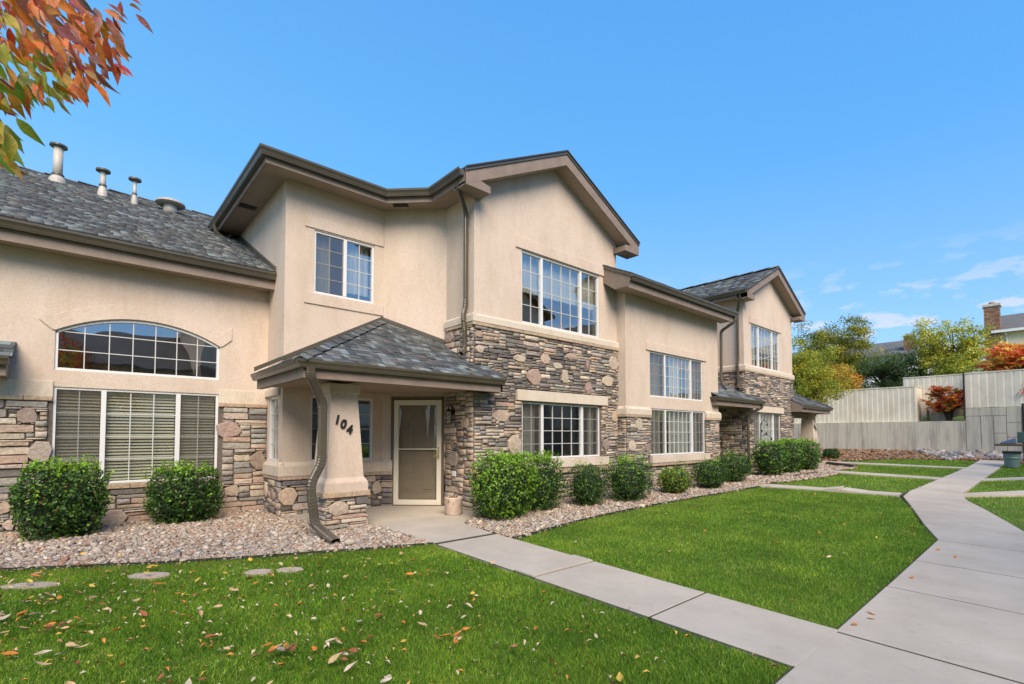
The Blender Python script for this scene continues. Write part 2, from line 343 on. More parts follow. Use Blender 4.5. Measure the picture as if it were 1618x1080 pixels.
CS = dict(dark=[(.17, .15, .14), (.21, .185, .17), (.26, .235, .21), (.19, .18, .18), (.29, .26, .235)],
          tan=[(.55, .45, .35), (.63, .52, .41), (.50, .38, .29), (.68, .58, .47), (.57, .48, .40), (.53, .40, .31)],
          grey=[(.38, .35, .32), (.45, .41, .37), (.32, .30, .285), (.42, .37, .325)],
          r=[(.40, .30, .25), (.45, .34, .28), (.35, .275, .24)], p=[(.54, .42, .34), (.57, .46, .38)], t=[(.60, .48, .38), (.56, .46, .37)], c=[(.52, .45, .37), (.47, .41, .35)])
def jit(c, a=.12):
    k = 1 + rnd.uniform(-a, a); return tuple(max(0.01, x*k*(1+rnd.uniform(-.04, .04))) for x in c)
def stones(th, parent, fr, u0, u1, z0, z1, ops=(), boulders=(), wts=(.3, .42, .28), cw=.045, ch=.031, seed=1, hmax=3, big=1.0, extra=0):
    r = random.Random(seed); nu = max(1, round((u1-u0)/cw)); nz = max(1, round((z1-z0)/ch)); cw = (u1-u0)/nu; ch = (z1-z0)/nz
    occ = np.zeros((nu, nz), bool)
    bl = list(boulders)
    for _ in range(extra):
        bl.append((r.uniform(u0+.2, u1-.2), r.uniform(z0+.1, z1-.15), r.uniform(.16, .32), r.uniform(.15, .28), r.choice('rptt')))
    for i in range(nu):
        for j in range(nz):
            u = u0+(i+.5)*cw; z = z0+(j+.5)*ch
            if any(o[0]-.01 < u < o[1]+.01 and o[2]-.01 < z < o[3]+.01 for o in ops): occ[i, j] = True
            for b in bl:
                if ((u-b[0])/(b[2]/2))**2 + ((z-b[1])/(b[3]/2))**2 < 1.0: occ[i, j] = True
    def put(u, z, w_, h_, d, col, vf, mesh, rz=0):
        mw = Matrix.Translation(fr.P(u, z, 0)) @ Matrix.Rotation(fr.ang, 4, 'Z') @ Matrix.Rotation(rz, 4, 'Y') @ Matrix.Diagonal((w_, d, h_, 1))
        p = fr.P(u, z, 0); dd = max(1, depth(p)); face = max(.25, abs((p[0]*fr.nx+p[1]*fr.ny))/math.hypot(p[0], p[1]))
        rec(th, 'stone', 0, vf, mesh, mw, col, parent, w_*h_*face/dd**2)
    for b in bl:
        if any(o[0] < b[0] < o[1] and o[2] < b[1] < o[3] for o in ops): continue
        k = r.randrange(8); put(b[0], b[1], b[2]*1.08, b[3]*1.1, r.uniform(.045, .06), jit(r.choice(CS[b[4]]), .1), BOV[k], BOM[k])
    for j in range(nz-1, -1, -1):
        i = 0
        while i < nu:
            if occ[i, j]: i += 1; continue
            W = min(r.choice((3, 4, 5, 6, 7, 8, 9)), int(12*big)); W = max(2, round(W*big)); k = 0
            while k < W and i+k < nu and not occ[i+k, j]: k += 1
            if i+k < nu and not occ[i+k, j]:
                # avoid slivers
                q = 0
                while i+k+q < nu and not occ[i+k+q, j] and q < 2: q += 1
                if q < 2: k += q
            H = r.choice((1, 2, 2, 2, 3, 3) if big > 1.3 else (1, 2, 2, 2, 3) if hmax >= 3 else (1, 1, 2)); H = max(1, min(round(H*big), int(k*cw/ch/1.35))); hh = 1
            while hh < H and j-hh >= 0 and not occ[i:i+k, j-hh].any(): hh += 1
            occ[i:i+k, j-hh+1:j+1] = True
            fam = r.choices(('dark', 'tan', 'grey'), wts)[0]
            uc = u0+(i+k/2)*cw; zc = z0+(j-hh/2+1)*ch; m_ = r.randrange(14)
            put(uc, zc, k*cw-.007, hh*ch-.006, r.uniform(.018, .055), jit(r.choice(CS[fam])), STV[m_], STM[m_])
            i += k
def cap_stones(th, parent, fr, u0, u1, z0, z1, o=.065, seed=3, L_=(.35, .6)):
    r = random.Random(seed); u = u0
    while u < u1-.01:
        w_ = r.uniform(*L_)
        if u1-(u+w_) < .2: w_ = u1-u
        b = MB(); b.fbox(fr, u+.003, u+w_-.003, z0+r.uniform(0, .006), z1, -.01, o+r.uniform(-.006, .004))
        ob = b.build('cap_stone', M['stone'], parent, bevel=.008); ob.color = (*jit((.52, .40, .29), .1), 1)
        u += w_
# ------------------------------------------------------------------ roofs
SC = [(.052, .060, .066), (.072, .083, .088), (.105, .120, .125), (.145, .165, .168), (.12, .112, .10), (.09, .100, .104), (.062, .064, .066), (.20, .238, .242)]
def roof_slope(th, parent, A, e, s, poly, seed=1, expo=.14, wr=(.13, .30), light=.12, wcap=1.0):
    """A eave origin, e unit along eave, s unit up the slope, poly convex [(a,b)] in those axes"""
    r = random.Random(seed); A, e, s = Vector(A), Vector(e).normalized(), Vector(s).normalized(); n = e.cross(s)
    if n.z < 0: n = -n
    R = Matrix((e, s, n)).transposed().to_4x4(); flip = (e.cross(s).z < 0)
    d = MB(); pts = [A+e*a+s*b for a, b in poly]; d.prism([p-n*.03 for p in pts], [p for p in pts]); d.build('roof_deck', M['deck'], parent)
    bmin = min(b for a, b in poly); bmax = max(b for a, b in poly); b_ = bmin
    while b_ < bmax-.03:
        bm = b_ + expo/2; xs = []
        for k in range(len(poly)):
            (a0, b0), (a1, b1) = poly[k], poly[(k+1) % len(poly)]
            if (b0-bm)*(b1-bm) < 0: xs.append(a0+(a1-a0)*(bm-b0)/(b1-b0))
        if len(xs) >= 2:
            x0, x1 = min(xs), max(xs); a = x0
            a += -r.uniform(0, .1)
            while a < x1-.02:
                w_ = r.uniform(*wr)*wcap; aa, ab = max(a, x0), min(a+w_, x1); a += w_
                if ab-aa < .02: continue
                c = jit(SC[7] if r.random() < light else r.choice(SC[:7]), .12)
                p = A+e*((aa+ab)/2)+s*(bm+expo*.12); k = r.randrange(4)
                mw = Matrix.Translation(p) @ R @ Matrix.Diagonal((ab-aa-.003, expo*1.25, r.choice((.008, .011, .016)), 1))
                rec(th, 'shingle', 0, SHV[k], SHM[k], mw, c, parent, (ab-aa)*expo/max(1, depth(p))**2*(1 if p.z < 4 else .3))
        b_ += expo
def flush_records():
    for (tn, kind), (th, lst) in REC.items():
        lst.sort(key=lambda q: -q[5]); mesh_cache = {}
        for vf, mesh, mw, col, parent, size in lst[:300]:
            o = bpy.data.objects.new(kind, mesh); COL.objects.link(o); o.color = (*col, 1)
            o.parent = parent; o.matrix_local = Matrix.Translation(-WORLD[parent.name]) @ mw
        rest = lst[300:]
        if not rest: continue
        V = []; F3 = []; C3 = []; k = 0
        for vf, mesh, mw, col, parent, size in rest:
            a = np.array(vf[0]); mm = np.array(mw); V.append(a @ mm[:3, :3].T + mm[:3, 3])
            for f in vf[1]:
                F3.append((f[0]+k, f[1]+k, f[2]+k)); C3.append(col)
                if len(f) == 4: F3.append((f[0]+k, f[2]+k, f[3]+k)); C3.append(col)
            k += len(a)
        npmesh('stone_veneer' if kind == 'stone' else 'roof_shingles', np.concatenate(V), np.array(F3), np.array(C3), M['stonea'] if kind == 'stone' else M['shinglea'], th, 'stuff', per='FACE')

def offset(path, o):
    out_ = []; ns = []
    for i in range(len(path)-1):
        dx, dy = path[i+1][0]-path[i][0], path[i+1][1]-path[i][1]; l = math.hypot(dx, dy); ns.append((dy/l, -dx/l))
    for i, p in enumerate(path):
        if i == 0: n = ns[0]
        elif i == len(path)-1: n = ns[-1]
        else:
            a, b = ns[i-1], ns[i]; k = 1+a[0]*b[0]+a[1]*b[1]; n = ((a[0]+b[0])/k, (a[1]+b[1])/k)
        out_.append((p[0]+n[0]*o, p[1]+n[1]*o))
    return out_
def sweep(name, path, prof, m, parent, closed=True, smooth=False):
    b = MB(); rings = []
    cols = [offset(path, o) for o, z in prof]
    for i in range(len(path)): rings.append([(cols[j][i][0], cols[j][i][1], prof[j][1]) for j in range(len(prof))])
    k = len(prof)
    for rr in rings: b.v += rr
    for i in range(len(path)-1):
        for j in range(k if closed else k-1):
            jj = (j+1) % k; b.f.append((i*k+j, i*k+jj, (i+1)*k+jj, (i+1)*k+j)); b.c.append(None)
    if closed:
        b.f.append(tuple(range(k))); b.f.append(tuple((len(path)-1)*k+j for j in range(k-1, -1, -1))); b.c += [None, None]
    return b.build(name, m, parent, smooth=smooth)
GUT = [(0, 0), (.072, 0), (.074, .014), (.080, .018), (.090, .05), (.108, .082), (.116, .088), (.118, .125), (.108, .127), (.106, .10), (.0, .10)]
def eave(th, path, over, zs, fz=(-.06, .10), gz_=.02, fsc=1.0):
    """soffit, fascia and gutter along a wall path (left to right seen from outside)"""
    a = path; c = offset(path, over); b = MB()
    for i in range(len(path)-1):
        b.quad((*a[i], zs), (*c[i], zs), (*c[i+1], zs), (*a[i+1], zs))
    b.build('soffit', M['soffit'], th)
    sweep('fascia', path, [(over-.03, zs+fz[0]), (over, zs+fz[0]), (over, zs+fz[1]), (over-.03, zs+fz[1])], M['fascia'], th)
    sweep('gutter', path, [(over+.004+x*fsc, zs+gz_+z*fsc) for x, z in GUT], M['gutter'], th)
def downspout(th, pts, w_=.085, d=.065, up=(0, -1, 0)):
    P = [Vector(p) for p in pts]; q = [P[0]]; rads = [1.]
    for i in range(1, len(P)-1):
        a, b, c = P[i-1], P[i], P[i+1]; k = min(.09, (b-a).length*.42, (c-b).length*.42)
        s_, e_ = b+(a-b).normalized()*k, b+(c-b).normalized()*k
        for t in range(9):
            t /= 8; q.append(s_*(1-t)**2 + b*2*t*(1-t) + e_*t*t); rads.append(1.06 if int(t*8) % 2 else .97)
    q.append(P[-1]); rads.append(1.)
    b = MB(); b.tube(q, rads, prof=(w_, d, up), cap=False); o = b.build('downspout', M['gutter'], th)
    return o
def strap(parent, p, fr, w_=.1):
    pass
# ------------------------------------------------------------------ windows
def room(th, fr, u0, u1, z0, z1, dep=2.4, m='room'):
    b = MB(); P = fr.P; a, c, e, f = u0-.25, u1+.25, z0-.45, z1+.25; o0, o1 = -.205, -dep
    b.quad(P(a, e, o1), P(c, e, o1), P(c, f, o1), P(a, f, o1)); b.quad(P(a, e, o0), P(c, e, o0), P(c, e, o1), P(a, e, o1)); b.quad(P(a, f, o1), P(c, f, o1), P(c, f, o0), P(a, f, o0))
    b.quad(P(a, e, o0), P(a, e, o1), P(a, f, o1), P(a, f, o0)); b.quad(P(c, e, o1), P(c, e, o0), P(c, f, o0), P(c, f, o1))
    # the face towards the wall, around the opening
    for (x0, x1, y0, y1) in ((a, u0, e, f), (u1, c, e, f), (u0, u1, e, z0), (u0, u1, z1, f)): b.quad(P(x0, y0, o0), P(x1, y0, o0), P(x1, y1, o0), P(x0, y1, o0))
    b.build('room', M[m], th)
def window(th, fr, u0, u1, z0, z1, divs, cols, rows, arch=None, blinds=False, curtains=None, screens=(), rm=True, fw=.038, dep=2.4):
    P = fr.P; b = MB(); oo, oi = -.02, -.085
    if arch is None:
        for (a, c, e, f) in ((u0, u1, z0, z0+fw), (u0, u1, z1-fw, z1), (u0, u0+fw, z0+fw, z1-fw), (u1-fw, u1, z0+fw, z1-fw)): b.fbox(fr, a, c, e, f, oi, oo)
        for d in divs: b.fbox(fr, d-.032, d+.032, z0+fw, z1-fw, oi, oo+.006)
    else:
        b.fbox(fr, u0, u1, z0, z0+fw, oi, oo)
        n = 24; R = ((u1-u0)**2/4+arch**2)/(2*arch); cu = (u0+u1)/2; cz = z1-R
        zt = lambda u: cz+math.sqrt(max(0, R*R-(u-cu)**2))
        b.fbox(fr, u0, u0+fw, z0+fw, zt(u0)-.0, oi, oo); b.fbox(fr, u1-fw, u1, z0+fw, zt(u1), oi, oo)
        for k in range(n):
            a, c = u0+(u1-u0)*k/n, u0+(u1-u0)*(k+1)/n
            b.hexa([P(a, zt(a)-fw, oo), P(c, zt(c)-fw, oo), P(c, zt(c)-fw, oi), P(a, zt(a)-fw, oi), P(a, zt(a), oo), P(c, zt(c), oo), P(c, zt(c), oi), P(a, zt(a), oi)])
    W = b.build('window', M['white'], th, bevel=.004)
    edges = [u0]+list(divs)+[u1]
    for k in range(len(edges)-1):
        a = edges[k]+(fw if k == 0 else .032); c = edges[k+1]-(fw if k == len(edges)-2 else .032); e, f = z0+fw, z1-fw
        g = MB()
        if arch is None: g.quad(P(a, e, -.055), P(c, e, -.055), P(c, f, -.055), P(a, f, -.055))
        else:
            pts = [P(a, e, -.055), P(c, e, -.055)] + [P(c+(a-c)*q/20, zt(c+(a-c)*q/20)-fw, -.055) for q in range(21)]
            g.poly(pts)
        g.build('pane', M['glass'], W)
        mt = MB(); mw = .0062; nc = cols[k]; tilt = k in screens
        for q in range(1, nc):
            u = a+(c-a)*q/nc; top = f if arch is None else zt(u)-fw; mt.fbox(fr, u-mw, u+mw, e, top, -.052, -.040)
        for q in range(1, rows):
            z = e+((f-e) if arch is None else (z1-arch-z0+fw*.5)*1.02)*q/rows if arch is None else e+arch_rows[q-1]
            x0, x1 = a, c
            if arch is not None and z > z1-arch:
                h_ = math.sqrt(max(0, R*R-(z+fw-cz)**2)); x0, x1 = max(a, cu-h_), min(c, cu+h_)
            mt.fbox(fr, x0, x1, z-mw, z+mw, -.0515, -.0405)
        mt.build('muntin', M['grid'], W)
        if k in screens:
            s_ = MB(); s_.quad(P(a, e, -.03), P(c, e, -.03), P(c, f, -.03), P(a, f, -.03)); s_.build('insect_screen', M['screen'], W)
        if blinds:
            sb = None; nsl = int((f-e-.05)/.05)
            hd = MB(); hd.fbox(fr, a+.005, c-.005, f-.05, f-.003, -.15, -.10); hd.build('headrail', M['slat'], W)
            for q in range(nsl):
                z = e+.03+q*.05
                if sb is None:
                    s_ = MB(); s_.hexa([P(a+.006, z-.019, -.108), P(c-.006, z-.019, -.108), P(c-.006, z+.014, -.138), P(a+.006, z+.014, -.138), P(a+.006, z-.016, -.106), P(c-.006, z-.016, -.106), P(c-.006, z+.017, -.136), P(a+.006, z+.017, -.136)])
                    sb = s_.build('slat', M['slat'], W); zb = z
                else:
                    o = sb.copy(); COL.objects.link(o); o.location.z += z-zb; WORLD[o.name] = WORLD[sb.name]+Vector((0, 0, z-zb))
    if curtains:
        cb = MB(); amp = .02
        for (a, c, e, f) in curtains:
            n = max(8, int((c-a)/.022)); prev = None
            for q in range(n+1):
                u = a+(c-a)*q/n; o = -.19-amp*math.sin(q*1.35)-.01*math.sin(q*.37)
                if prev: cb.quad(P(prev[0], e, prev[1]), P(u, e, o), P(u, f, o), P(prev[0], f, prev[1]))
                prev = (u, o)
        cb.build('curtain', M['curtain'], W, smooth=True)
    if rm: room(th, fr, u0, u1, z0, z1, dep)
    return W
def band(th, fr, u0, u1, z0, z1, o, name='trim_band', m='trim', flare=None, parent=None):
    b = MB(); P = fr.P
    if flare:
        zc = z1-flare; prof = [(-.01, z0), (o, z0), (o, zc), (.004, z1), (-.01, z1)]
        b.prism([P(u0, z, q) for q, z in prof], [P(u1, z, q) for q, z in prof])
        return b.build(name, M[m], parent or th)
    b.fbox(fr, u0, u1, z0, z1, -.01, o); return b.build(name, M[m], parent or th, bevel=.006)
arch_rows = [.27, .55]
# ================================================================== GROUND
def poly_in(poly, x, y):
    c = np.zeros(np.shape(x), bool); n = len(poly); j = n-1
    for i in range(n):
        xi, yi = poly[i]; xj, yj = poly[j]
        c ^= ((yi > y) != (yj > y)) & (x < (xj-xi)*(y-yi)/(yj-yi+1e-12)+xi); j = i
    return c
def ground_sheet():
    xs = np.concatenate([np.array([-300, -120, -60, -30, -15]), np.arange(-8, 40, .5), np.array([45, 60, 90, 150, 300, 600])])
    ys = np.concatenate([np.array([-300, -120, -60, -30]), np.arange(-20, 12, .5), np.array([14, 20, 30, 60, 120, 300, 600])])
    X, Y = np.meshgrid(xs, ys, indexing='ij'); Z = gza(X, Y)-.02
    v = np.stack([X, Y, Z], -1).reshape(-1, 3); n = len(ys); i, j = np.meshgrid(np.arange(len(xs)-1), np.arange(n-1), indexing='ij')
    a = (i*n+j).ravel(); q = np.stack([a, a+n, a+n+1, a+1], -1)
    return npmesh('ground', v, q, None, M['turf'], kind='structure', origin=(0, 0, 0))
ground_sheet()
def flat_poly(name, poly, m, dz, kind='structure', step=.5, parent=None, thick=0.0):
    """polygon draped on the ground, as a fan of clipped strips"""
    import bmesh
    bm = bmesh.new(); vs_ = [bm.verts.new((x, y, 0)) for x, y in poly]; bm.faces.new(vs_)
    x0, x1 = min(p[0] for p in poly), max(p[0] for p in poly); y0, y1 = min(p[1] for p in poly), max(p[1] for p in poly)
    for ax, lo, hi in ((0, x0, x1), (1, y0, y1)):
        t = lo+step
        while t < hi:
            bmesh.ops.bisect_plane(bm, geom=bm.verts[:]+bm.edges[:]+bm.faces[:], plane_co=(t, 0, 0) if ax == 0 else (0, t, 0), plane_no=(1, 0, 0) if ax == 0 else (0, 1, 0)); t += step
    if thick:
        r = bmesh.ops.extrude_face_region(bm, geom=bm.faces[:]); 
        for v in [q for q in r['geom'] if isinstance(q, bmesh.types.BMVert)]: v.co.z = 1
    bmesh.ops.recalc_face_normals(bm, faces=bm.faces[:])
    for v in bm.verts: v.co.z = gz(v.co.x, v.co.y)+dz - (thick if (thick and v.co.z < .5) else 0)
    c = Vector(((x0+x1)/2, (y0+y1)/2, gz((x0+x1)/2, (y0+y1)/2)+dz))
    for v in bm.verts: v.co -= c
    me = bpy.data.meshes.new(name); bm.to_mesh(me); bm.free(); me.materials.append(m)
    o = bpy.data.objects.new(name, me); COL.objects.link(o); place(o, c, parent)
    if kind: o['kind'] = kind
    return o
# --- paved areas: polygons (world metres)
WALK = [(3.50, 5.50), (3.50, 1.20), (4.42, 1.20), (4.50, 5.10), (4.50, 5.50)]
PATIO = [(2.78, 8.25), (3.45, 7.25), (3.50, 5.50), (4.50, 5.50), (4.62, 6.35), (4.90, 6.62), (5.43, 6.95), (5.43, 8.3), (4.72, 9.0), (2.78, 9.0)]
MAIN = [(-1.0, 1.20), (9.05, 1.26), (10.3, 1.62), (12.4, 2.13), (14.3, 2.62), (29.3, 2.62), (29.9, 1.78), (15.6, 1.70), (15.0, 1.70), (13.2, 1.15), (10.8, .50), (9.2, .10), (-1.0, -.15)]
W3 = [(13.2, 5.6), (13.60, 4.28), (14.04, 2.62), (14.62, 2.66), (14.2, 4.45), (13.9, 5.6)]
W2 = [(19.2, 5.6), (19.07, 5.05), (19.23, 2.62), (19.85, 2.62), (19.9, 5.6)]
W1 = [(24.0, 7.4), (23.75, 6.66), (24.5, 2.62), (25.1, 2.62), (24.5, 7.4)]
R1 = [(15.1, 1.72), (15.75, 1.72), (17.6, .80), (18.6, .1), (17.6, .0), (16.45, .72)]
R2 = [(19.8, 1.75), (20.4, 1.75), (22.1, .97), (23.2, .3), (22.4, .2), (21.2, .93)]
walk = flat_poly('entrance_walk', WALK, M['slabedge'], .021, step=5); patio = flat_poly('patio', PATIO, M['slabedge'], .010, step=5)
main = flat_poly('sidewalk', MAIN, M['slabedge'], .024, step=1)
def slab(parent, poly, dz=.03, jitter=.004, shr=.013):
    cx = sum(p[0] for p in poly)/len(poly); cy = sum(p[1] for p in poly)/len(poly)
    q = [(x+(cx-x)*shr/max(.3, math.hypot(cx-x, cy-y)), y+(cy-y)*shr/max(.3, math.hypot(cx-x, cy-y))) for x, y in poly]
    b = MB(); dz += rnd.uniform(-jitter, jitter)
    b.prism([(x, y, gz(x, y)-.06) for x, y in q], [(x, y, gz(x, y)+dz) for x, y in q]); return b.build('slab', M['concrete'], parent, bevel=.008)
for a, c in ((1.20, 2.29), (2.29, 3.64), (3.64, 3.94), (3.94, 5.42)):
    xr = 4.42+(c-1.2)*.02; slab(walk, [(3.50, a), (4.42+(a-1.2)*.02, a), (xr, c), (3.50, c)], .03+(.012 if a == 3.64 else 0))
slab(patio, [(3.50, 5.42), (4.505, 5.42), (4.62, 6.35), (4.90, 6.62), (5.43, 6.95), (5.43, 8.17), (4.72, 8.86), (4.6, 9.0), (2.78, 9.0), (2.78, 8.25), (3.46, 7.2)], .02)
def topY(x): return float(np.interp(x, [-1, 9.05, 10.3, 12.4, 14.3, 29.3], [1.20, 1.26, 1.62, 2.13, 2.62, 2.62]))
def botY(x): return float(np.interp(x, [-1, 9.2, 10.8, 13.2, 15.0, 15.6, 29.9], [-.15, .10, .50, 1.15, 1.70, 1.70, 1.78]))
jx = [-1.0, .2, 1.5, 2.9, 4.36, 5.99, 7.40, 8.98, 10.3, 11.5, 12.7, 13.9, 15.2, 16.7, 18.2, 19.7, 21.2, 22.7, 24.2, 25.7, 27.2, 28.5, 29.6]
sk = [0]*9+[.12, .25, .35, .2, .1]+[0]*12
for i in range(len(jx)-1):
    a, c = jx[i], jx[i+1]; sa, sc_ = sk[i], sk[i+1]
    slab(main, [(a+sa, botY(a+sa)), (c+sc_, botY(c+sc_)), (c, topY(min(c, 29.3))), (a, topY(a))], .03, .002, .0165)
for nm, pl in (('side_walk', W3), ('side_walk', W2), ('side_walk', W1), ('side_walk', R1), ('side_walk', R2)):
    o = flat_poly(nm, pl, M['concrete'], .028, step=1., thick=.06)
# cracked, lifted slab in the far side walk
def lifted(parent, poly, h0, h1):
    b = MB(); n = len(poly); b.prism([(x, y, gz(x, y)-.03) for x, y in poly], [(x, y, gz(x, y)+(h0 if k < n//2 else h1)) for k, (x, y) in enumerate(poly)]); b.build('slab', M['concrete'], parent, bevel=.008)
w3o = bpy.data.objects['side_walk']
lifted(w3o, [(13.75, 3.72), (14.38, 3.76), (14.3, 4.1), (13.66, 4.05)], .10, .04)
lifted(w3o, [(13.86, 3.28), (14.48, 3.30), (14.39, 3.72), (13.76, 3.68)], .035, .075)

# --- gravel beds
G1 = [(-2.5, 8.0), (-.55, 7.32), (.35, 6.78), (.70, 6.56), (1.6, 6.18), (2.37, 5.89), (3.0, 5.66), (3.50, 5.50), (3.47, 7.2), (2.78, 8.2), (2.78, 9.0), (2.62, 9.0), (2.62, 9.93), (-2.5, 9.93)]
G2 = [(4.51, 5.08), (5.1, 5.18), (5.91, 5.31), (6.8, 5.40), (7.83, 5.45), (9.0, 5.45), (10.12, 5.43), (11.6, 5.38), (13.3, 5.35), (13.35, 5.1), (13.7, 5.15), (13.9, 5.6), (14.9, 5.35), (16.5, 5.15), (18.0, 5.05), (19.07, 5.05), (19.2, 5.6), (19.9, 5.6), (21.6, 5.2), (21.9, 5.6), (22.3, 6.6), (23.7, 6.6), (24, 7.4), (24, 7.7), (21.2, 7.2), (16.8, 7.2), (14.4, 6.95), (9.75, 6.95), (9.75, 7.2), (5.43, 7.2), (5.43, 6.95), (4.90, 6.62), (4.62, 6.35)]
G3 = [(24.5, 7.3), (26.5, 6.0), (27.9, 5.3), (28.4, 4.4), (29.0, 2.7), (29.9, 2.6), (30.0, 1.7), (28.8, 1.75), (28.0, .4), (28.0, -3), (33.5, -3), (33.5, 14), (27, 14), (25, 9)]
flat_poly('gravel_bed', G1, M['soil'], .005); flat_poly('gravel_bed', G2, M['soil'], .005); flat_poly('mulch_bed', G3, M['soil'], .005, step=1)
def ico(sub=0):
    t = (1+5**.5)/2; v = np.array([(-1,t,0),(1,t,0),(-1,-t,0),(1,-t,0),(0,-1,t),(0,1,t),(0,-1,-t),(0,1,-t),(t,0,-1),(t,0,1),(-t,0,-1),(-t,0,1)], float); v /= np.linalg.norm(v[0])
    f = np.array([(0,11,5),(0,5,1),(0,1,7),(0,7,10),(0,10,11),(1,5,9),(5,11,4),(11,10,2),(10,7,6),(7,1,8),(3,9,4),(3,4,2),(3,2,6),(3,6,8),(3,8,9),(4,9,5),(2,4,11),(6,2,10),(8,6,7),(9,8,1)])
    return v, f
def rocks(name, poly, dens, size, cols, excl=(), seed=1, lift=.35, flat=.6, wts=None):
    R = np.random.RandomState(seed); P = np.array(poly); lo, hi = P.min(0), P.max(0); n = int((hi-lo).prod()*dens)
    x = R.uniform(lo[0], hi[0], n); y = R.uniform(lo[1], hi[1], n); k = poly_in(poly, x, y)
    for e in excl: k &= ~poly_in(e, x, y)
    x, y = x[k], y[k]; n = len(x)
    iv, f = ico(); s = size*np.exp(R.normal(0, .32, n)); sc = np.stack([s*R.uniform(.8, 1.5, n), s*R.uniform(.7, 1.1, n), s*R.uniform(.5, .8, n)*flat/.6], -1)/2
    v = iv[None]*(1+R.uniform(-.25, .2, (n, 12, 1)))*sc[:, None]; a = R.uniform(0, 6.28, n); ca, sa = np.cos(a)[:, None], np.sin(a)[:, None]
    tl = R.normal(0, .35, n)[:, None]; vz = v[..., 2]+v[..., 0]*np.sin(tl); vx, vy = v[..., 0]*ca-v[..., 1]*sa, v[..., 0]*sa+v[..., 1]*ca
    z = gza(x, y)+.01+R.uniform(0, 1, n)*s*lift
    V = np.stack([vx+x[:, None], vy+y[:, None], vz+z[:, None]], -1).reshape(-1, 3); F = (f[None]+12*np.arange(n)[:, None, None]).reshape(-1, 3)
    C = np.array(cols)[R.choice(len(cols), n, p=wts)]*R.uniform(.75, 1.2, (n, 1)); 
    return npmesh(name, V, F, np.repeat(C, 20, 0), M['rock'], per='FACE')
RC = [(.56, .46, .36), (.45, .37, .30), (.62, .53, .43), (.38, .29, .23), (.50, .34, .23), (.33, .30, .28), (.68, .61, .52), (.44, .23, .14)]
RW = [.2, .17, .16, .13, .1, .1, .1, .04]
rocks('gravel', G1, 1500, .036, RC, seed=2, wts=RW)
rocks('gravel', [p for p in G2 if p[0] < 14.6] , 1050, .038, RC, seed=3, wts=RW)
rocks('gravel', [(13.9, 5.6), (14.9, 5.35), (16.5, 5.15), (18.0, 5.05), (19.07, 5.05), (19.2, 5.6), (19.9, 5.6), (21.6, 5.2), (21.9, 5.6), (22.3, 6.6), (23.7, 6.6), (24, 7.4), (21.2, 7.1), (14.4, 6.9)], 420, .055, RC, seed=4, wts=RW)
MUL = [(.36, .19, .09), (.44, .24, .12), (.28, .15, .08), (.22, .13, .08), (.42, .33, .24)]
rocks('bark_mulch', G3, 170, .10, MUL, seed=5, flat=.3)
rocks('river_rock', [(28.6, 3.6), (30.4, 4.2), (33.45, 5.6), (33.45, -3), (30.0, -3), (30.1, 1.6), (30.0, 2.7)], 170, .13, [(.42, .38, .35), (.26, .25, .25), (.52, .48, .45), (.36, .24, .20), (.18, .18, .19)], seed=6, flat=.8)
# edging strips between turf and gravel
def edging(pts):
    b = MB()
    for k in range(len(pts)-1):
        (x0, y0), (x1, y1) = pts[k], pts[k+1]; dx, dy = x1-x0, y1-y0; l = math.hypot(dx, dy); nx, ny = -dy/l*.006, dx/l*.006
        b.hexa([(x0-nx, y0-ny, gz(x0, y0)-.05), (x1-nx, y1-ny, gz(x1, y1)-.05), (x1+nx, y1+ny, gz(x1, y1)-.05), (x0+nx, y0+ny, gz(x0, y0)-.05), (x0-nx, y0-ny, gz(x0, y0)+.035), (x1-nx, y1-ny, gz(x1, y1)+.035), (x1+nx, y1+ny, gz(x1, y1)+.035), (x0+nx, y0+ny, gz(x0, y0)+.035)])
    return b.build('lawn_edging', M['edging'])
tag(edging(G1[:8]), 'dark metal edging between the leaf-strewn front lawn and the gravel bed', 'edging')
tag(edging(G2[:9]), 'dark metal edging along the middle lawn below the row of shrubs', 'edging')

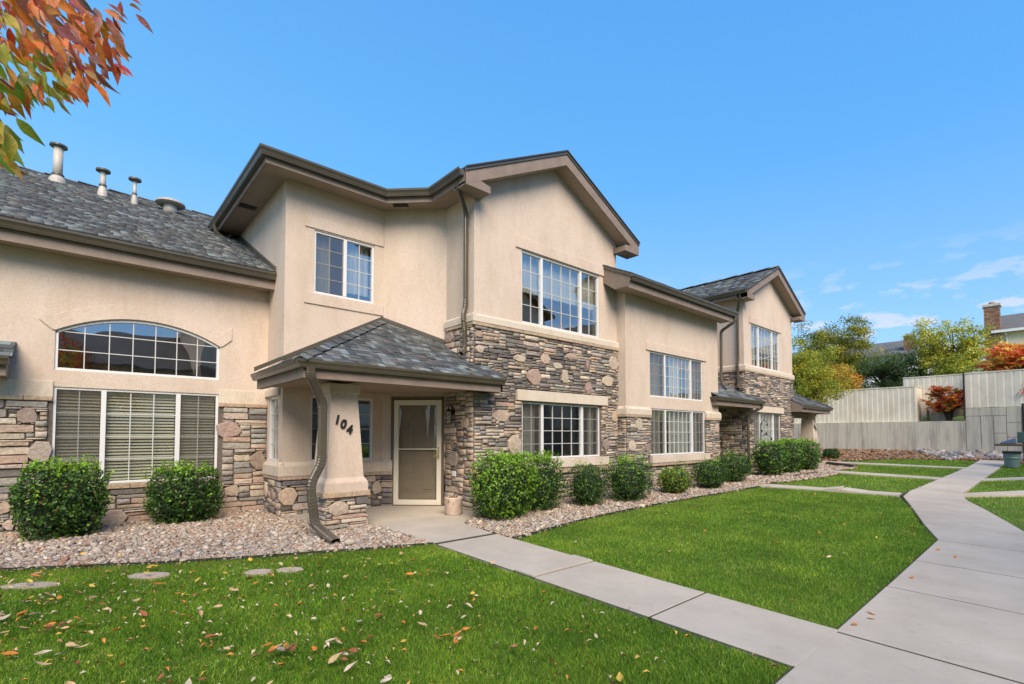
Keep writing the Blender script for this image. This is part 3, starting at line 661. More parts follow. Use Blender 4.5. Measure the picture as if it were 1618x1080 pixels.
# --- turf blades
def grass(name, poly, excl, dens, hgt, wid, seed, keep=None):
    R = np.random.RandomState(seed); P = np.array(poly); lo, hi = P.min(0), P.max(0); n = int((hi-lo).prod()*dens)
    x = R.uniform(lo[0], hi[0], n); y = R.uniform(lo[1], hi[1], n); k = poly_in(poly, x, y)
    for e in excl: k &= ~poly_in(e, x, y)
    x, y = x[k], y[k]
    d = x*VX+y*VY
    if keep: q = R.uniform(0, 1, len(x)) < keep(d); x, y, d = x[q], y[q], d[q]
    n = len(x); wd = wid*np.maximum(1, d/4)**.6*R.uniform(.7, 1.3, n)
    nz = np.array([mnoise.noise(Vector((float(a)*1.4, float(b)*1.4, seed))) for a, b in zip(x[::40], y[::40])]); 
    pat = np.sin(x*2.1+1.3*np.sin(y*1.7))*np.sin(y*2.7+1.1*np.sin(x*1.3))*.5+np.sin(x*6.3+y*4.1)*np.sin(y*7.7-x*2.3)*.3
    h_ = hgt*R.uniform(.55, 1.15, n)*(1+.15*pat); a = R.uniform(0, 6.28, n); ln = R.normal(.012, .018, n)+h_*R.normal(.4, .35, n); b_ = a+R.normal(1.57, .6, n)
    z = gza(x, y)-.01
    bx, by = np.cos(a)*wd/2, np.sin(a)*wd/2; lx, ly = np.cos(b_)*ln, np.sin(b_)*ln
    V = np.stack([np.stack([x-bx, y-by, z], -1), np.stack([x+bx, y+by, z], -1), np.stack([x+bx*.7+lx*.35, y+by*.7+ly*.35, z+h_*.6], -1), np.stack([x-bx*.7+lx*.35, y-by*.7+ly*.35, z+h_*.6], -1), np.stack([x+lx, y+ly, z+h_], -1)], 1).reshape(-1, 3)
    F = (np.array([(0, 1, 2), (0, 2, 3), (3, 2, 4)])[None]+5*np.arange(n)[:, None, None]).reshape(-1, 3)
    base = np.array([.205, .37, .020]); alt = np.array([.38, .54, .055]); drk = np.array([.095, .23, .015]); yel = np.array([.46, .42, .15])
    t = np.clip(.5+.55*pat+R.normal(0, .28, n), 0, 1)[:, None]; C = drk*(1-t)+base*t; u = (R.uniform(0, 1, n) < .30)[:, None]; C = np.where(u, alt*R.uniform(.8, 1.2, (n, 1)), C)
    u = (R.uniform(0, 1, n) < .035)[:, None]; C = np.where(u, yel, C)
    C = C*np.exp(R.normal(0, .26, n))[:, None]
    ed = np.clip(1-np.abs(y-np.interp(x, [-.55, .7, 2.37, 3.5, 5.9, 13], [7.3, 6.56, 5.89, 5.5, 5.31, 5.35]))/.55, 0, 1)*.45*(.6+.8*R.uniform(0, 1, n)); ed = ed+np.clip(pat-.35, 0, 1)*.5; ed = np.clip(ed, 0, .7)[:, None]; C = C*(1-ed)+np.array([.30, .36, .06])*ed
    return npmesh(name, V, F, np.repeat(C, 3, 0), M['grass'], per='FACE')
LA = [(-2.2, 7.9)]+G1[1:8]+[(3.53, 1.165), (-.5, 1.165), (-1.2, 4.5)]
LB = [(4.39, 1.195)]+[(4.47, 5.07)]+G2[1:9]+[(13.3, 5.32), (13.60, 4.28), (14.02, 2.64), (12.4, 2.12), (10.3, 1.61), (9.05, 1.25)]
LC = [(14.2, 4.45), (13.95, 5.55), (14.9, 5.33), (16.5, 5.13), (18.0, 5.03), (19.05, 5.03), (19.22, 2.64), (14.64, 2.66)]
LD = [(19.93, 5.55), (21.6, 5.15), (22.3, 6.55), (23.6, 6.6), (24.48, 2.64), (19.87, 2.64)]
LE = [(24.55, 7.2), (26.5, 5.95), (27.9, 5.25), (28.4, 4.35), (29.0, 2.64), (25.12, 2.64)]
LF = [(9.3, .08), (10.8, .48), (13.2, 1.13), (15.0, 1.68), (16.45, .70), (17.6, -.02), (17.6, -2), (9, -2)]
LG = [(15.75, 1.68), (19.78, 1.73), (21.2, .91), (22.4, .18), (22.4, -1), (18.7, -.5), (18.6, .1), (17.6, .8)]
LH = [(20.4, 1.74), (28.7, 1.72), (27.9, .4), (27.9, -1.5), (23.3, -.6), (23.2, .3), (22.1, .97)]
STN = [((.58, 6.12), .20, .11, .3), ((1.45, 5.58), .15, .10, .2), ((1.72, 5.47), .14, .09, .1), ((-.28, 6.42), .26, .10, .5)]
stp = []
for (cx, cy), rx, ry, a in STN: stp.append([(cx+rx*math.cos(t)*math.cos(-.6)-ry*math.sin(t)*math.sin(-.6), cy+rx*math.cos(t)*math.sin(-.6)+ry*math.sin(t)*math.cos(-.6)) for t in np.linspace(0, 6.28, 9)[:-1]])
grass('grass', LA, [[(sum(q[0] for q in p)/8+(x-sum(q[0] for q in p)/8)*.72, sum(q[1] for q in p)/8+(y-sum(q[1] for q in p)/8)*.72) for x, y in p] for p in stp], 19000, .036, .0036, 11, keep=lambda d: np.clip((3.4/np.maximum(d, 1))**1.2, .25, 1))
grass('grass', LB, [], 9000, .034, .0036, 12, keep=lambda d: np.clip((5/np.maximum(d, 1))**1.4, .16, 1))
for k, pl in enumerate((LC, LD, LE, LF, LG, LH)): grass('grass', pl, [], 900, .04, .0045, 20+k)
sl = ['flat pinkish stepping stone sunk in the front lawn below the left clipped shrub', 'left of two small stepping stones touching in the front lawn', 'right of two small stepping stones touching in the front lawn', 'long flat stepping stone at the left edge of the front lawn']
for k, pl in enumerate(stp):
    b = MB(); b.prism([(x, y, gz(x, y)-.04) for x, y in pl], [(x, y, gz(x, y)+.016) for x, y in pl]); tag(b.build('stepping_stone', mat('sandstone%d' % k, (.52, .41, .33), .9, (.42, .33, .26), 9, bump=.3), bevel=.006), sl[k], 'stepping stone')

# ================================================================== TOWNHOUSE A (number 104)
A = thing('townhouse', 'near beige stucco and stone townhouse unit 104 with gabled block, porch and arched window', 'building', (4.5, 9.0, 0))
fl, fb, fd, fs, ff = front(9.93), front(9.0), Fr(4.53, 9.0, 1, -1), leftside(5.43), front(7.2)
GB = -.10  # stone starts a little below grade
DL = 1.273
# openings
oL = (-.27, 1.87, .64, 2.12); oArch = (-.27, 1.87, 2.37, 3.25, .30); oBay = (3.14, 4.34, .92, 2.11); oBayU = (3.16, 4.33, 3.98, 5.14)
oBayS = (-9.80, -9.22, .93, 2.09); oFU = (6.62, 9.09, 3.655, 5.13); oFL = (6.63, 9.09, .91, 2.07); oDoor = (.235, 1.19, .02, 2.10)
# backing walls
sw_left = wall('stone_wall', M['mortar'], A, fl, -3.2, 2.66, GB, 1.90, [oL])
wall('stucco_wall', M['stucco'], A, fl, -3.2, 2.66, 1.90, 4.20, [oL, oArch])
sw_bays = wall('stone_wall', M['mortar'], A, leftside(2.66), -9.93, -9.0, GB, .62)
wall('stucco_wall', M['stucco'], A, leftside(2.66), -12.9, -9.0, .62, 5.90, [oBayS])
sw_bay = wall('stone_wall', M['mortar'], A, fb, 2.66, 4.53, GB, .62)
wall('stucco_wall', M['stucco'], A, fb, 2.66, 4.53, .62, 5.90, [oBay, oBayU])
sw_d = wall('stone_wall', M['mortar'], A, fd, 0, .235, GB, .62)
wall('stucco_wall', M['stucco'], A, fd, 0, DL, .62, 5.90, [(.235, 1.19, .0, 2.10)])
sw_side = wall('stone_wall', M['mortar'], A, fs, -8.10, -7.2, GB, 3.42)
wall('stucco_wall', M['stucco'], A, fs, -8.10, -7.2, 3.42, 5.90)
sw_front = wall('stone_wall', M['mortar'], A, ff, 5.43, 9.75, GB, 3.42, [oFL])
wall('stucco_wall', M['stucco'], A, ff, 5.43, 9.75, 3.42, 5.90, [oFU], gable=(7.59, 7.115, 6.045))
wall('stucco_wall', M['stucco'], A, rightside(9.75), 7.2, 12, 3.0, 5.90)
# stones
stones(A, sw_left, fl, -3.2, 2.66, GB, 1.895, [oL, (-.32, 1.92, .56, 2.2)], [(-0.53, 1.68, 0.22, 0.24, 'r'), (-0.39, 1.16, 0.25, 0.35, 'c'), (-0.73, 0.38, 0.14, 0.16, 'p'), (-0.68, 0.14, 0.13, 0.15, 'p'), (0.48, 0.11, 0.34, 0.25, 'p'), (2.03, 1.49, 0.4, 0.28, 'r'), (2.51, 0.93, 0.28, 0.35, 'r'), (2.1, 0.41, 0.26, 0.2, 'p')], (.16, .50, .34), seed=1, big=1.5)
cap_stones(A, sw_left, fl, -3.2, -.27, 1.90, 1.965, .05); cap_stones(A, sw_left, fl, 1.87, 2.66, 1.90, 1.965, .05, 4)
stones(A, sw_bays, leftside(2.66), -9.93, -9.0, GB, .615, [], [(-9.35, .35, .26, .22, 'r'), (-9.75, .4, .2, .3, 'p')], (.25, .45, .3), seed=2, big=1.35)
stones(A, sw_bay, fb, 2.66, 4.53, GB, .615, [], [(2.77, 0.34, 0.32, 0.34, 't'), (4.40, 0.38, 0.21, 0.26, 't')], (.3, .4, .3), seed=3, big=1.4)
stones(A, sw_d, fd, 0, .235, GB, .615, [], [], (.4, .3, .3), seed=4, big=1.3)
cap_stones(A, sw_bays, leftside(2.66), -9.93, -8.94, .62, .69, .06); cap_stones(A, sw_bay, fb, 2.60, 4.53, .62, .69, .06); cap_stones(A, sw_d, fd, 0, .22, .62, .69, .06)
stones(A, sw_side, fs, -8.10, -7.2, GB, 3.415, [], [(-7.81, 0.96, 0.33, 0.32, 'r'), (-7.95, 3.29, 0.30, 0.21, 'r'), (-7.42, 1.62, .24, .2, 't')], (.18, .62, .2), seed=5, big=1.35)
FB = [(6.93, 2.58, 0.44, 0.35, 'r'), (7.86, 2.66, 0.24, 0.31, 't'), (8.64, 2.46, 0.26, 0.28, 'r'), (9.33, 2.67, 0.39, 0.27, 't'), (9.56, 3.11, 0.36, 0.34, 'c'), (8.62, 2.97, 0.14, 0.29, 'r'), (6.53, 2.92, 0.32, 0.16, 't'), (7.26, 2.98, 0.28, 0.22, 't'), (8.07, 3.12, 0.41, 0.16, 'r'), (6.40, 1.21, 0.36, 0.41, 't'), (9.60, 1.84, 0.25, 0.27, 't'), (9.26, 1.18, 0.26, 0.27, 'r'), (7.62, 2.87, 0.28, 0.13, 'c'), (5.52, 3.27, 0.17, 0.14, 'r'), (5.54, 2.99, 0.2, 0.16, 'p'), (6.07, 1.77, 0.46, 0.25, 'p')]
ops_f = [oFL, (6.45, 9.32, 2.09, 2.31), (6.45, 9.32, .56, .92)]
stones(A, sw_front, ff, 5.43, 9.75, 2.10, 3.415, ops_f, [q for q in FB if q[1] > 2.2], (.56, .26, .18), seed=6, big=1.1)
stones(A, sw_front, ff, 5.43, 9.75, GB, 2.10, ops_f, [q for q in FB if q[1] < 2.2], (.22, .48, .30), seed=7, big=1.12)
cap_stones(A, sw_side, fs, -8.05, -7.14, 3.42, 3.49, .06); cap_stones(A, sw_front, ff, 5.37, 9.81, 3.42, 3.49, .06)
# stucco bands and window trims
band(A, fl, -3.2, -.27, 1.965, 2.20, .02); band(A, fl, 1.87, 2.66, 1.965, 2.20, .02)
band(A, leftside(2.66), -9.93, -8.939, .69, .93, .065, flare=.07); band(A, fb, 2.599, 4.50, .69, .93, .065, flare=.07); band(A, fd, .02, .22, .69, .93, .06, flare=.07)
band(A, fs, -8.08, -7.139, 3.49, 3.66, .065, flare=.05); band(A, ff, 5.369, 9.82, 3.49, 3.645, .065, flare=.04)
band(A, fb, 2.99, 4.52, 5.16, 5.37, .022, 'window_trim', 'stucco'); band(A, fb, 2.99, 4.52, 3.77, 3.975, .022, 'window_trim', 'stucco')
band(A, ff, 6.46, 9.30, 5.145, 5.37, .03, 'window_trim', 'stucco')
band(A, ff, 6.46, 9.31, 2.085, 2.30, .07, 'lintel', 'trim'); band(A, ff, 6.46, 9.31, .72, .905, .085, 'window_sill', 'trim')
cap_stones(A, sw_front, ff, 6.46, 9.31, .60, .715, .06, 9)
band(A, leftside(2.66), -9.9, -9.12, 2.10, 2.22, .05, 'window_trim'); cap_stones(A, sw_left, fl, -.27, 1.9, .56, .635, .05, 8)
b = MB()   # raised stucco hood over the arched window
R_ = (2.14**2/4+.09)/.6; cz_ = 3.25-R_; path = [(-.45, 3.10), (-.30, 2.965)]+[(-.27+2.14*k/20, cz_+math.sqrt(R_*R_-(-.27+2.14*k/20-.8)**2)+.012) for k in range(21)]+[(1.90, 2.965), (2.05, 3.10)]
for k in range(len(path)-1):
    (u0, z0), (u1, z1) = path[k], path[k+1]; P = fl.P
    b.hexa([P(u0, z0, .022), P(u1, z1, .022), P(u1, z1, -.005), P(u0, z0, -.005), P(u0, z0+.22, .018), P(u1, z1+.22, .018), P(u1, z1+.22, -.005), P(u0, z0+.22, -.005)])
b.build('arch_hood', M['stucco'], A)
# windows
window(A, fl, -.27, 1.87, .64, 2.12, [.31, 1.28], [2, 3, 2], 4, blinds=True, screens=(0, 2))
window(A, fl, -.27, 1.87, 2.37, 3.25, [], [7], 3, arch=.30)
window(A, leftside(2.66), -9.80, -9.22, .93, 2.09, [], [2], 4, curtains=[(-9.75, -9.25, 1.0, 2.05)], rm=False)
window(A, fb, 3.14, 4.34, .92, 2.11, [3.74], [2, 2], 4, dep=1.9, screens=(0,))
window(A, fb, 3.16, 4.33, 3.98, 5.14, [3.745], [2, 2], 4, screens=(0,), curtains=[(3.75, 4.3, 4.15, 5.12), (3.2, 3.5, 4.0, 5.1)])
window(A, ff, 6.62, 9.09, 3.655, 5.13, [7.21, 8.45], [2, 4, 2], 4, curtains=[(6.62, 9.08, 4.35, 5.12)])
window(A, ff, 6.63, 9.09, .91, 2.07, [7.22, 8.48], [2, 4, 2], 4, screens=(0, 2), curtains=[(6.64, 7.18, .92, 2.05), (8.86, 9.08, .92, 2.05)])
# things dimly seen in the room behind the lower window
b = MB(); b.fbox(ff, 6.9, 9.0, .52, .56, -1.9, -1.1); 
b.build('indoor_table', M['wood'], A)
for u in (7.5, 8.0, 8.6):
    b = MB(); b.fbox(ff, u, u+.34, .5, 1.25, -1.05, -1.0); b.fbox(ff, u, u+.34, .5, .55, -1.0, -.7); b.build('indoor_chair', M['black'], A)
# eaves
UP = [(2.66, 12.9), (2.66, 9.0), (4.53, 9.0), (5.43, 8.10), (5.43, 6.88)]
eave(A, UP, .46, 5.90, fz=(-.06, .10), gz_=.035)
eave(A, [(-3.2, 9.93), (2.665, 9.93)], .36, 4.09, fz=(-.03, .20), gz_=.13)
# upper roof over the bay (rises from the eaves, mostly hidden from the walk)
zE = 6.05; rs = .5
b = MB(); e1 = (2.12, 8.46, zE); b.poly([(2.12, 8.46, zE), (7.59, 8.46+0.0, zE), (7.59, 13.93, zE+5.47*rs*.46), (4.85, 11.2, zE+2.74*rs)]); b.poly([(2.12, 8.46, zE), (4.85, 11.2, zE+2.74*rs), (4.85, 15, zE+2.74*rs), (2.12, 15, zE)])
b.build('roof_deck', M['deck'], A)
def gable_roof(th, Y, xl, xc, xr, ze, zr, over, back, dz=0, sides='L', seed=1, wcap=1.0):
    """gable facing -Y: slopes, barge boards, soffits and eave returns"""
    k = (zr-ze)/(xc-xl); yo = Y-over; L_ = math.hypot(xc-xl, zr-ze)
    for s_, xe in ((1, xl), (-1, xr)):
        e = (0, 1, 0); sl_ = Vector((s_*(xc-xl), 0, zr-ze)).normalized()
        if s_ == 1 and 'L' in sides: roof_slope(th, th, (xe, yo-.04, ze), e, sl_, [(0, 0), (back, 0), (back, L_), (0, L_)], seed, .14, (.14, .32), wcap=wcap)
        else:
            b = MB(); b.prism([(xe, yo-.04, ze), (xe, yo+back, ze), (xc, yo+back, zr), (xc, yo-.04, zr)], [(xe, yo-.04, ze+.03), (xe, yo+back, ze+.03), (xc, yo+back, zr+.03), (xc, yo-.04, zr+.03)]); b.build('roof_deck', M['deck'], th)
        # barge board with a drip strip above
        for nm, y0, y1, t0, t1, m_ in (('barge_board', yo, yo+.035, .055, .285, 'fascia'), ('drip_trim', yo-.022, yo+.035, .0, .055, 'gutter')):
            b = MB(); q = [(xe, ze-t1), (xe, ze-t0), (xc, zr-t0), (xc, zr-t1)]
            b.prism([(x, y0, z) for x, z in q], [(x, y1, z) for x, z in q]); b.build(nm, M[m_], th, bevel=.003)
        b = MB(); q = [(xe, ze-.26), (xe, ze-.22), (xc, zr-.22), (xc, zr-.26)]
        b.prism([(x, yo+.035, z) for x, z in q], [(x, Y+.02, z) for x, z in q]); b.build('rake_soffit', M['soffit'], th)
        b = MB(); x2 = xe+s_*.56; q = [(xe, ze-.285), (x2, ze-.285), (x2, ze-.16), (xe, ze-.06)]
        b.prism([(x, yo+.002, z) for x, z in q], [(x, Y, z) for x, z in q]); b.build('eave_return', M['fascia'], th, bevel=.003)
gable_roof(A, 7.2, 4.98, 7.59, 10.20, 6.07, 7.36, .35, 7.0, sides='')
# left roof
roof_slope(A, A, (-3.2, 9.50, 4.375), (1, 0, 0), (0, 1, .518), [(0, 0), (5.86, 0), (5.86, 3.4), (6.3, 6.26), (0, 6.26)], 5, .115, (.08, .18), light=.10)
def ridge(th, p0, p1, w_=.13, step=.14, seed=1, n=None):
    """ridge or hip cap shingles"""
    r = random.Random(seed); p0, p1 = Vector(p0), Vector(p1); L_ = (p1-p0).length; t = (p1-p0).normalized(); side = Vector((t.y, -t.x, 0)).normalized(); k = int(L_/step)
    for i in range(k):
        b = MB(); a = p0+t*(i*step); c = a+t*(step*1.25); up = Vector((0, 0, 1)); dz = .012+.012*(i % 2)
        dr = w_*.5
        b.poly([a+side*w_-up*(dr-dz-.012), a+up*(dz+.02), c+up*(dz), c+side*w_-up*(dr-dz)]); b.poly([a-side*w_-up*(dr-dz-.012), c-side*w_-up*(dr-dz), c+up*dz, a+up*(dz+.02)])
        b.poly([a+side*w_-up*(dr-dz-.012), a+side*w_-up*(dr-dz+.004), a+up*(dz+.004), a+up*(dz+.02)]); b.poly([a-side*w_-up*(dr-dz-.012), a+up*(dz+.02), a+up*(dz+.004), a-side*w_-up*(dr-dz+.004)])
        o = b.build('ridge_cap', M['shingle'], th); o.color = (*jit(r.choice(SC)), 1)
ridge(A, (-3.2, 15.05, 7.25), (3.1, 15.05, 7.25), step=.28)
b = MB(); b.fbox(leftside(2.645), -12.7, -9.45, 0, .0, 0, 0); 
b = MB(); b.prism([(2.625, 9.50, 4.385), (2.66, 9.50, 4.385), (2.66, 12.6, 5.99), (2.625, 12.6, 5.99)], [(2.625, 9.50, 4.47), (2.66, 9.50, 4.47), (2.66, 12.6, 6.075), (2.625, 12.6, 6.075)]); b.build('flashing', M['gutter'], A)
# soffit vents
for (x, y, r_) in ((2.42, 10.6, 0), (4.62, 8.52, -.785)):
    fr_ = Fr(x, y, math.cos(r_), math.sin(r_)); b = MB()
    for q in range(7): b.fbox(fr_, -.14+q*.04, -.12+q*.04, 5.885, 5.899, -.09, .09)
    b.fbox(fr_, -.15, .15, 5.893, 5.897, -.1, .1); b.build('soffit_vent', M['black'], A)
# roof vents
def vent(x, y, zb, zt, r, capr, lab, cone=.09, th=A):
    t = thing('roof_vent', lab, 'vent', (x, y, zb), 'vent pipes on the left roof')
    b = MB(); b.lathe(x, y, [(r*1.9, zb-.1), (r*1.75, zb+.02), (r*1.12, zb+cone+.06)], 20); b.build('flashing', M['ventmetal'], t, smooth=False)
    b = MB(); b.lathe(x, y, [(r, zb), (r, zt-.03)], 20); b.build('pipe', M['ventmetal'], t, smooth=True)
    b = MB(); b.lathe(x, y, [(r*1.35, zb+cone+.05), (r*1.35, zb+cone+.09), (r, zb+cone+.1)], 20); b.build('collar', M['gutter'], t)
    b = MB(); b.lathe(x, y, [(r*.6, zt-.05), (capr, zt-.045), (capr, zt-.01), (capr*.4, zt+.015)], 24); b.build('cap', M['gutter'], t)
M['ventmetal'] = mat('vent_metal', (.50, .46, .40), .5, (.42, .39, .34), 3)
vent(-.44, 14.29, 6.87, 7.66, .082, .15, 'tall thick vent pipe with a flat cap, leftmost on the left roof', .05)
vent(.30, 13.86, 6.66, 7.21, .052, .13, 'medium vent pipe with a wide disc cap, second from the left on the roof', .12)
vent(.85, 13.80, 6.63, 7.18, .036, .12, 'slender vent pipe with a disc cap, third from the left on the roof', .12)
t = thing('roof_vent', 'low mushroom-shaped exhaust vent on the left roof next to the upper eave', 'vent', (1.53, 13.9, 6.68))
b = MB(); b.lathe(1.53, 13.9, [(.15, 6.60), (.13, 6.84)], 20); b.build('pipe', M['ventmetal'], t, smooth=True)
b = MB(); b.lathe(1.53, 13.9, [(.30, 6.83), (.30, 6.86), (.22, 6.91), (.06, 6.93)], 24); b.build('cap', M['ventmetal'], t)

# --- porch of number 104
def porch_roof(th, X0, Xw, Xr, Y0, yb, zg, sgn=1, dz=0, seed=3, gfsc=1.0):
    pass
kR = .53; zc = 2.40
x0, y0 = 2.16, 6.66
# front slope: from the gutter up to the bay wall / diagonal wall / block wall
sv_ = Vector((0, 1, kR)).normalized(); q = math.hypot(1, kR)
roof_slope(A, A, (x0, y0, zc), (1, 0, 0), sv_, [(0, 0), (3.62, 0), (3.62, .54*q), (3.27, .54*q), (3.27, 1.44*q), (2.37, 2.34*q)], 11, .125, (.08, .19), light=.14)
roof_slope(A, A, (x0, y0, zc), (0, 1, 0), Vector((1, 0, kR)).normalized(), [(0, 0), (2.34, 0), (2.34, 2.34*q)], 12, .125, (.08, .19), light=.14)
ridge(A, (x0+.02, y0+.02, zc+.035), (x0+2.32, y0+2.32, zc+2.32*kR+.035), w_=.11, step=.15, seed=4)
# porch fascia beam, ceiling, gutter
PP = [(2.25, 9.0), (2.25, 6.75), (5.74, 6.75)]
sweep('porch_beam', PP, [(0, 2.17), (-.09, 2.17), (-.09, 2.36), (0, 2.36)], M['fascia'], A)
sweep('gutter', PP, [(.004+x*.85, 2.30+z*.85) for x, z in GUT], M['gutter'], A)
b = MB(); b.poly([(2.30, 9.0, 2.215), (2.30, 6.8, 2.215), (5.70, 6.8, 2.215), (5.70, 7.2, 2.215), (5.43, 7.2, 2.215), (5.43, 8.10, 2.215), (4.53, 9.0, 2.215)]); b.build('porch_ceiling', M['soffit'], A)
b = MB(); b.prism([(5.70, 6.75, 2.17), (5.70, 7.2, 2.17), (5.70, 7.2, 2.42+.24), (5.70, 6.75, 2.40)], [(5.74, 6.75, 2.17), (5.74, 7.2, 2.17), (5.74, 7.2, 2.42+.24), (5.74, 6.75, 2.40)]); b.build('end_board', M['fascia'], A)
for p0, p1 in (((2.2, 9.0, 2.46), (4.52, 9.0, 3.69)), ((5.43, 7.2, 2.72), (5.43, 8.1, 3.19)), ((5.43, 8.1, 3.19), (4.53, 9.0, 3.67))):
    b = MB(); d = Vector((0, -.02, 0)) if p0[1] == p1[1] else (Vector((-.02, 0, 0)) if p0[0] == p1[0] else Vector((-.015, -.015, 0))); u = Vector((0, 0, .075)); p0, p1 = Vector(p0), Vector(p1)
    b.hexa([p0, p1, p1+d, p0+d, p0+u, p1+u, p1+u+d, p0+u+d]); b.build('flashing', M['gutter'], A)
# pier
def pier(th, cx, cy, g, num, s=.64):
    x0, x1, y0, y1 = cx-s/2, cx+s/2, cy-s/2, cy+s/2
    b = MB(); b.box(x0+.02, x1-.02, y0+.02, y1-.02, g-.12, g+.56); core = b.build('pier', M['mortar'], th)
    for k, (fr, a, c) in enumerate(((front(y0+.02), x0+.02, x1-.02), (leftside(x0+.02), -y1+.02, -y0-.02), (rightside(x1-.02), y0+.02, y1-.02))):
        bl = [(a+.17, g+.36, .32, .22, 'r')] if (k == 0 and num == '104') else []
        stones(th, core, fr, a-.015, c+.015, g-.12, g+.515, [], [(q[0], q[1], q[2], q[3], 'p') for q in bl], (.05, .75, .20), seed=31+k+int(cx), big=1.25)
        cap_stones(th, core, fr, a-.055, c+.055, g+.515, g+.60, .06, 5+k, (.3, .5))
    b = MB(); b.box(x0-.02, x1+.02, y0-.02, y1+.02, g+.59, g+.603); b.build('cap_bed', M['trim'], core)
    b = MB(); P4 = lambda h, z: [(cx-h, cy-h, z), (cx+h, cy-h, z), (cx+h, cy+h, z), (cx-h, cy+h, z)]
    b.hexa(P4(.335, g+.60)+P4(.335, g+.72)); b.hexa(P4(.335, g+.7201)+P4(.285, g+.80)); b.hexa(P4(.284, g+.79)+P4(.205, g+2.06)); b.hexa(P4(.235, g+2.055)+P4(.235, g+2.20))
    b.build('shaft', M['stucco'], core, bevel=.008)
    for ch, (u, z) in zip(num, ((-.135, 1.655), (-.045, 1.59), (.05, 1.51))):
        cu = bpy.data.curves.new('numeral', 'FONT'); cu.body = ch; cu.size = .18; cu.extrude = .008; cu.shear = .22; cu.align_x = 'CENTER'; cu.align_y = 'CENTER'; cu.offset = .006; cu.space_character = 1
        to = bpy.data.objects.new('tmp', cu); COL.objects.link(to); bpy.context.view_layer.update()
        me = bpy.data.meshes.new_from_object(to); bpy.data.objects.remove(to); me.name = 'numeral'; me.materials.clear(); me.materials.append(M['black'])
        o = bpy.data.objects.new('numeral', me); COL.objects.link(o); zz = g+z; hw = .284-(zz-g-.79)*(.079/1.27)
        place(o, (cx+u, cy-hw-.02, zz), core); o.rotation_euler = (math.radians(90-3.5), 0, 0)
    return core
pier(A, 3.02, 7.43, -.03, '104')
downspout(A, [(2.33, 6.70, 2.32), (2.33, 6.72, 2.20), (2.60, 6.98, 1.86), (2.60, 6.98, 1.02), (2.44, 6.95, .72), (2.46, 6.93, .46), (2.50, 6.92, .16), (2.50, 6.20, .045)], .115, .08)
# downspout on the gabled block
downspout(A, [(4.99, 7.10, 5.98), (4.99, 7.10, 5.82), (5.36, 7.36, 5.55), (5.36, 7.36, 3.82), (5.30, 7.36, 3.58), (5.34, 7.36, 3.4), (5.34, 7.36, 2.98), (5.22, 7.30, 2.88)], .085, .065)
# downspout stub on the left end of the upper eave
downspout(A, [(2.13, 12.1, 5.95), (2.15, 12.1, 5.78), (2.35, 12.1, 5.68), (2.45, 12.1, 5.80)], .07, .06)
# --- door on the diagonal wall
P = fd.P
b = MB()
for (a, c, e, f) in ((.185, .235, .02, 2.15), (1.19, 1.24, .02, 2.15), (.185, 1.24, 2.10, 2.15)): b.fbox(fd, a, c, e, f, -.12, .025)
b.fbox(fd, .185, 1.24, -.05, .03, -.12, .04); b.build('door_frame', M['darktrim'], A)
ed = MB(); ed.fbox(fd, .235, 1.19, .03, 2.10, -.12, -.09); ed = ed.build('entry_door', M['door'], A)
for (a, c) in ((.36, .66), (.765, 1.065)):
    for (e, f) in ((.28, .90), (1.02, 1.60), (1.70, 1.92)):
        b = MB(); b.fbox(fd, a, c, e, f, -.09, -.083); b.fbox(fd, a+.05, c-.05, e+.05, f-.05, -.083, -.068); b.build('door_panel', M['door'], ed, bevel=.004)
b = MB(); a, c, e, f = .237, 1.188, .035, 2.09
for q in ((a, a+.095, e, f), (c-.095, c, e, f), (a+.095, c-.095, f-.10, f), (a+.095, c-.095, e, e+.10)): b.fbox(fd, *q, -.035, .008)
sdr = b.build('storm_door', M['cream'], A, bevel=.004)
b = MB(); b.fbox(fd, a+.095, c-.095, 1.115, 1.135, -.025, -.0); b.build('crossbar', M['cream'], sdr)
b = MB(); b.quad(P(a+.095, e+.1, -.015), P(c-.095, e+.1, -.015), P(c-.095, f-.1, -.015), P(a+.095, f-.1, -.015)); b.build('pane', M['doorglass'], sdr)
b = MB(); b.quad(P(a+.095, e+.1, -.030), P(c-.095, e+.1, -.030), P(c-.095, f-.1, -.030), P(a+.095, f-.1, -.030)); b.build('insect_screen', M['doorscreen'], sdr)
b = MB(); b.fbox(fd, 1.115, 1.145, .93, 1.17, .008, .022); b.tube([P(1.13, 1.0, .02), P(1.13, 1.0, .06), P(1.04, .99, .065)], .009, 8); b.build('door_handle', M['brass'], sdr)
# lantern
lf = fs; cu_, cz_, o_ = -7.80, 1.73, .14
b = MB(); b.fbox(lf, cu_-.05, cu_+.05, 1.80, 1.96, .03, .05); b.tube([lf.P(cu_, 1.90, .05), lf.P(cu_, 1.97, .09), lf.P(cu_, 1.95, .14), lf.P(cu_, 1.88, .14)], .009, 8)
b.tube([lf.P(cu_, 1.86, .05), lf.P(cu_, 1.82, .09), lf.P(cu_, 1.85, .12)], .006, 6); la = b.build('wall_lantern', M['black'], A)
c0 = lf.P(cu_, 0, o_); b = MB(); b.lathe(c0[0], c0[1], [(.055, 1.86), (.062, 1.855), (.02, 1.90)], 8); b.lathe(c0[0], c0[1], [(.05, 1.60), (.052, 1.62)], 8)
for k in range(6):
    t_ = k*math.pi/3; b.tube([(c0[0]+.047*math.cos(t_), c0[1]+.047*math.sin(t_), 1.61), (c0[0]+.055*math.cos(t_), c0[1]+.055*math.sin(t_), 1.86)], .004, 5)
b.build('lantern_cage', M['black'], la)
b = MB(); b.lathe(c0[0], c0[1], [(.044, 1.62), (.050, 1.85)], 12); b.build('lantern_glass', M['lampglass'], la)
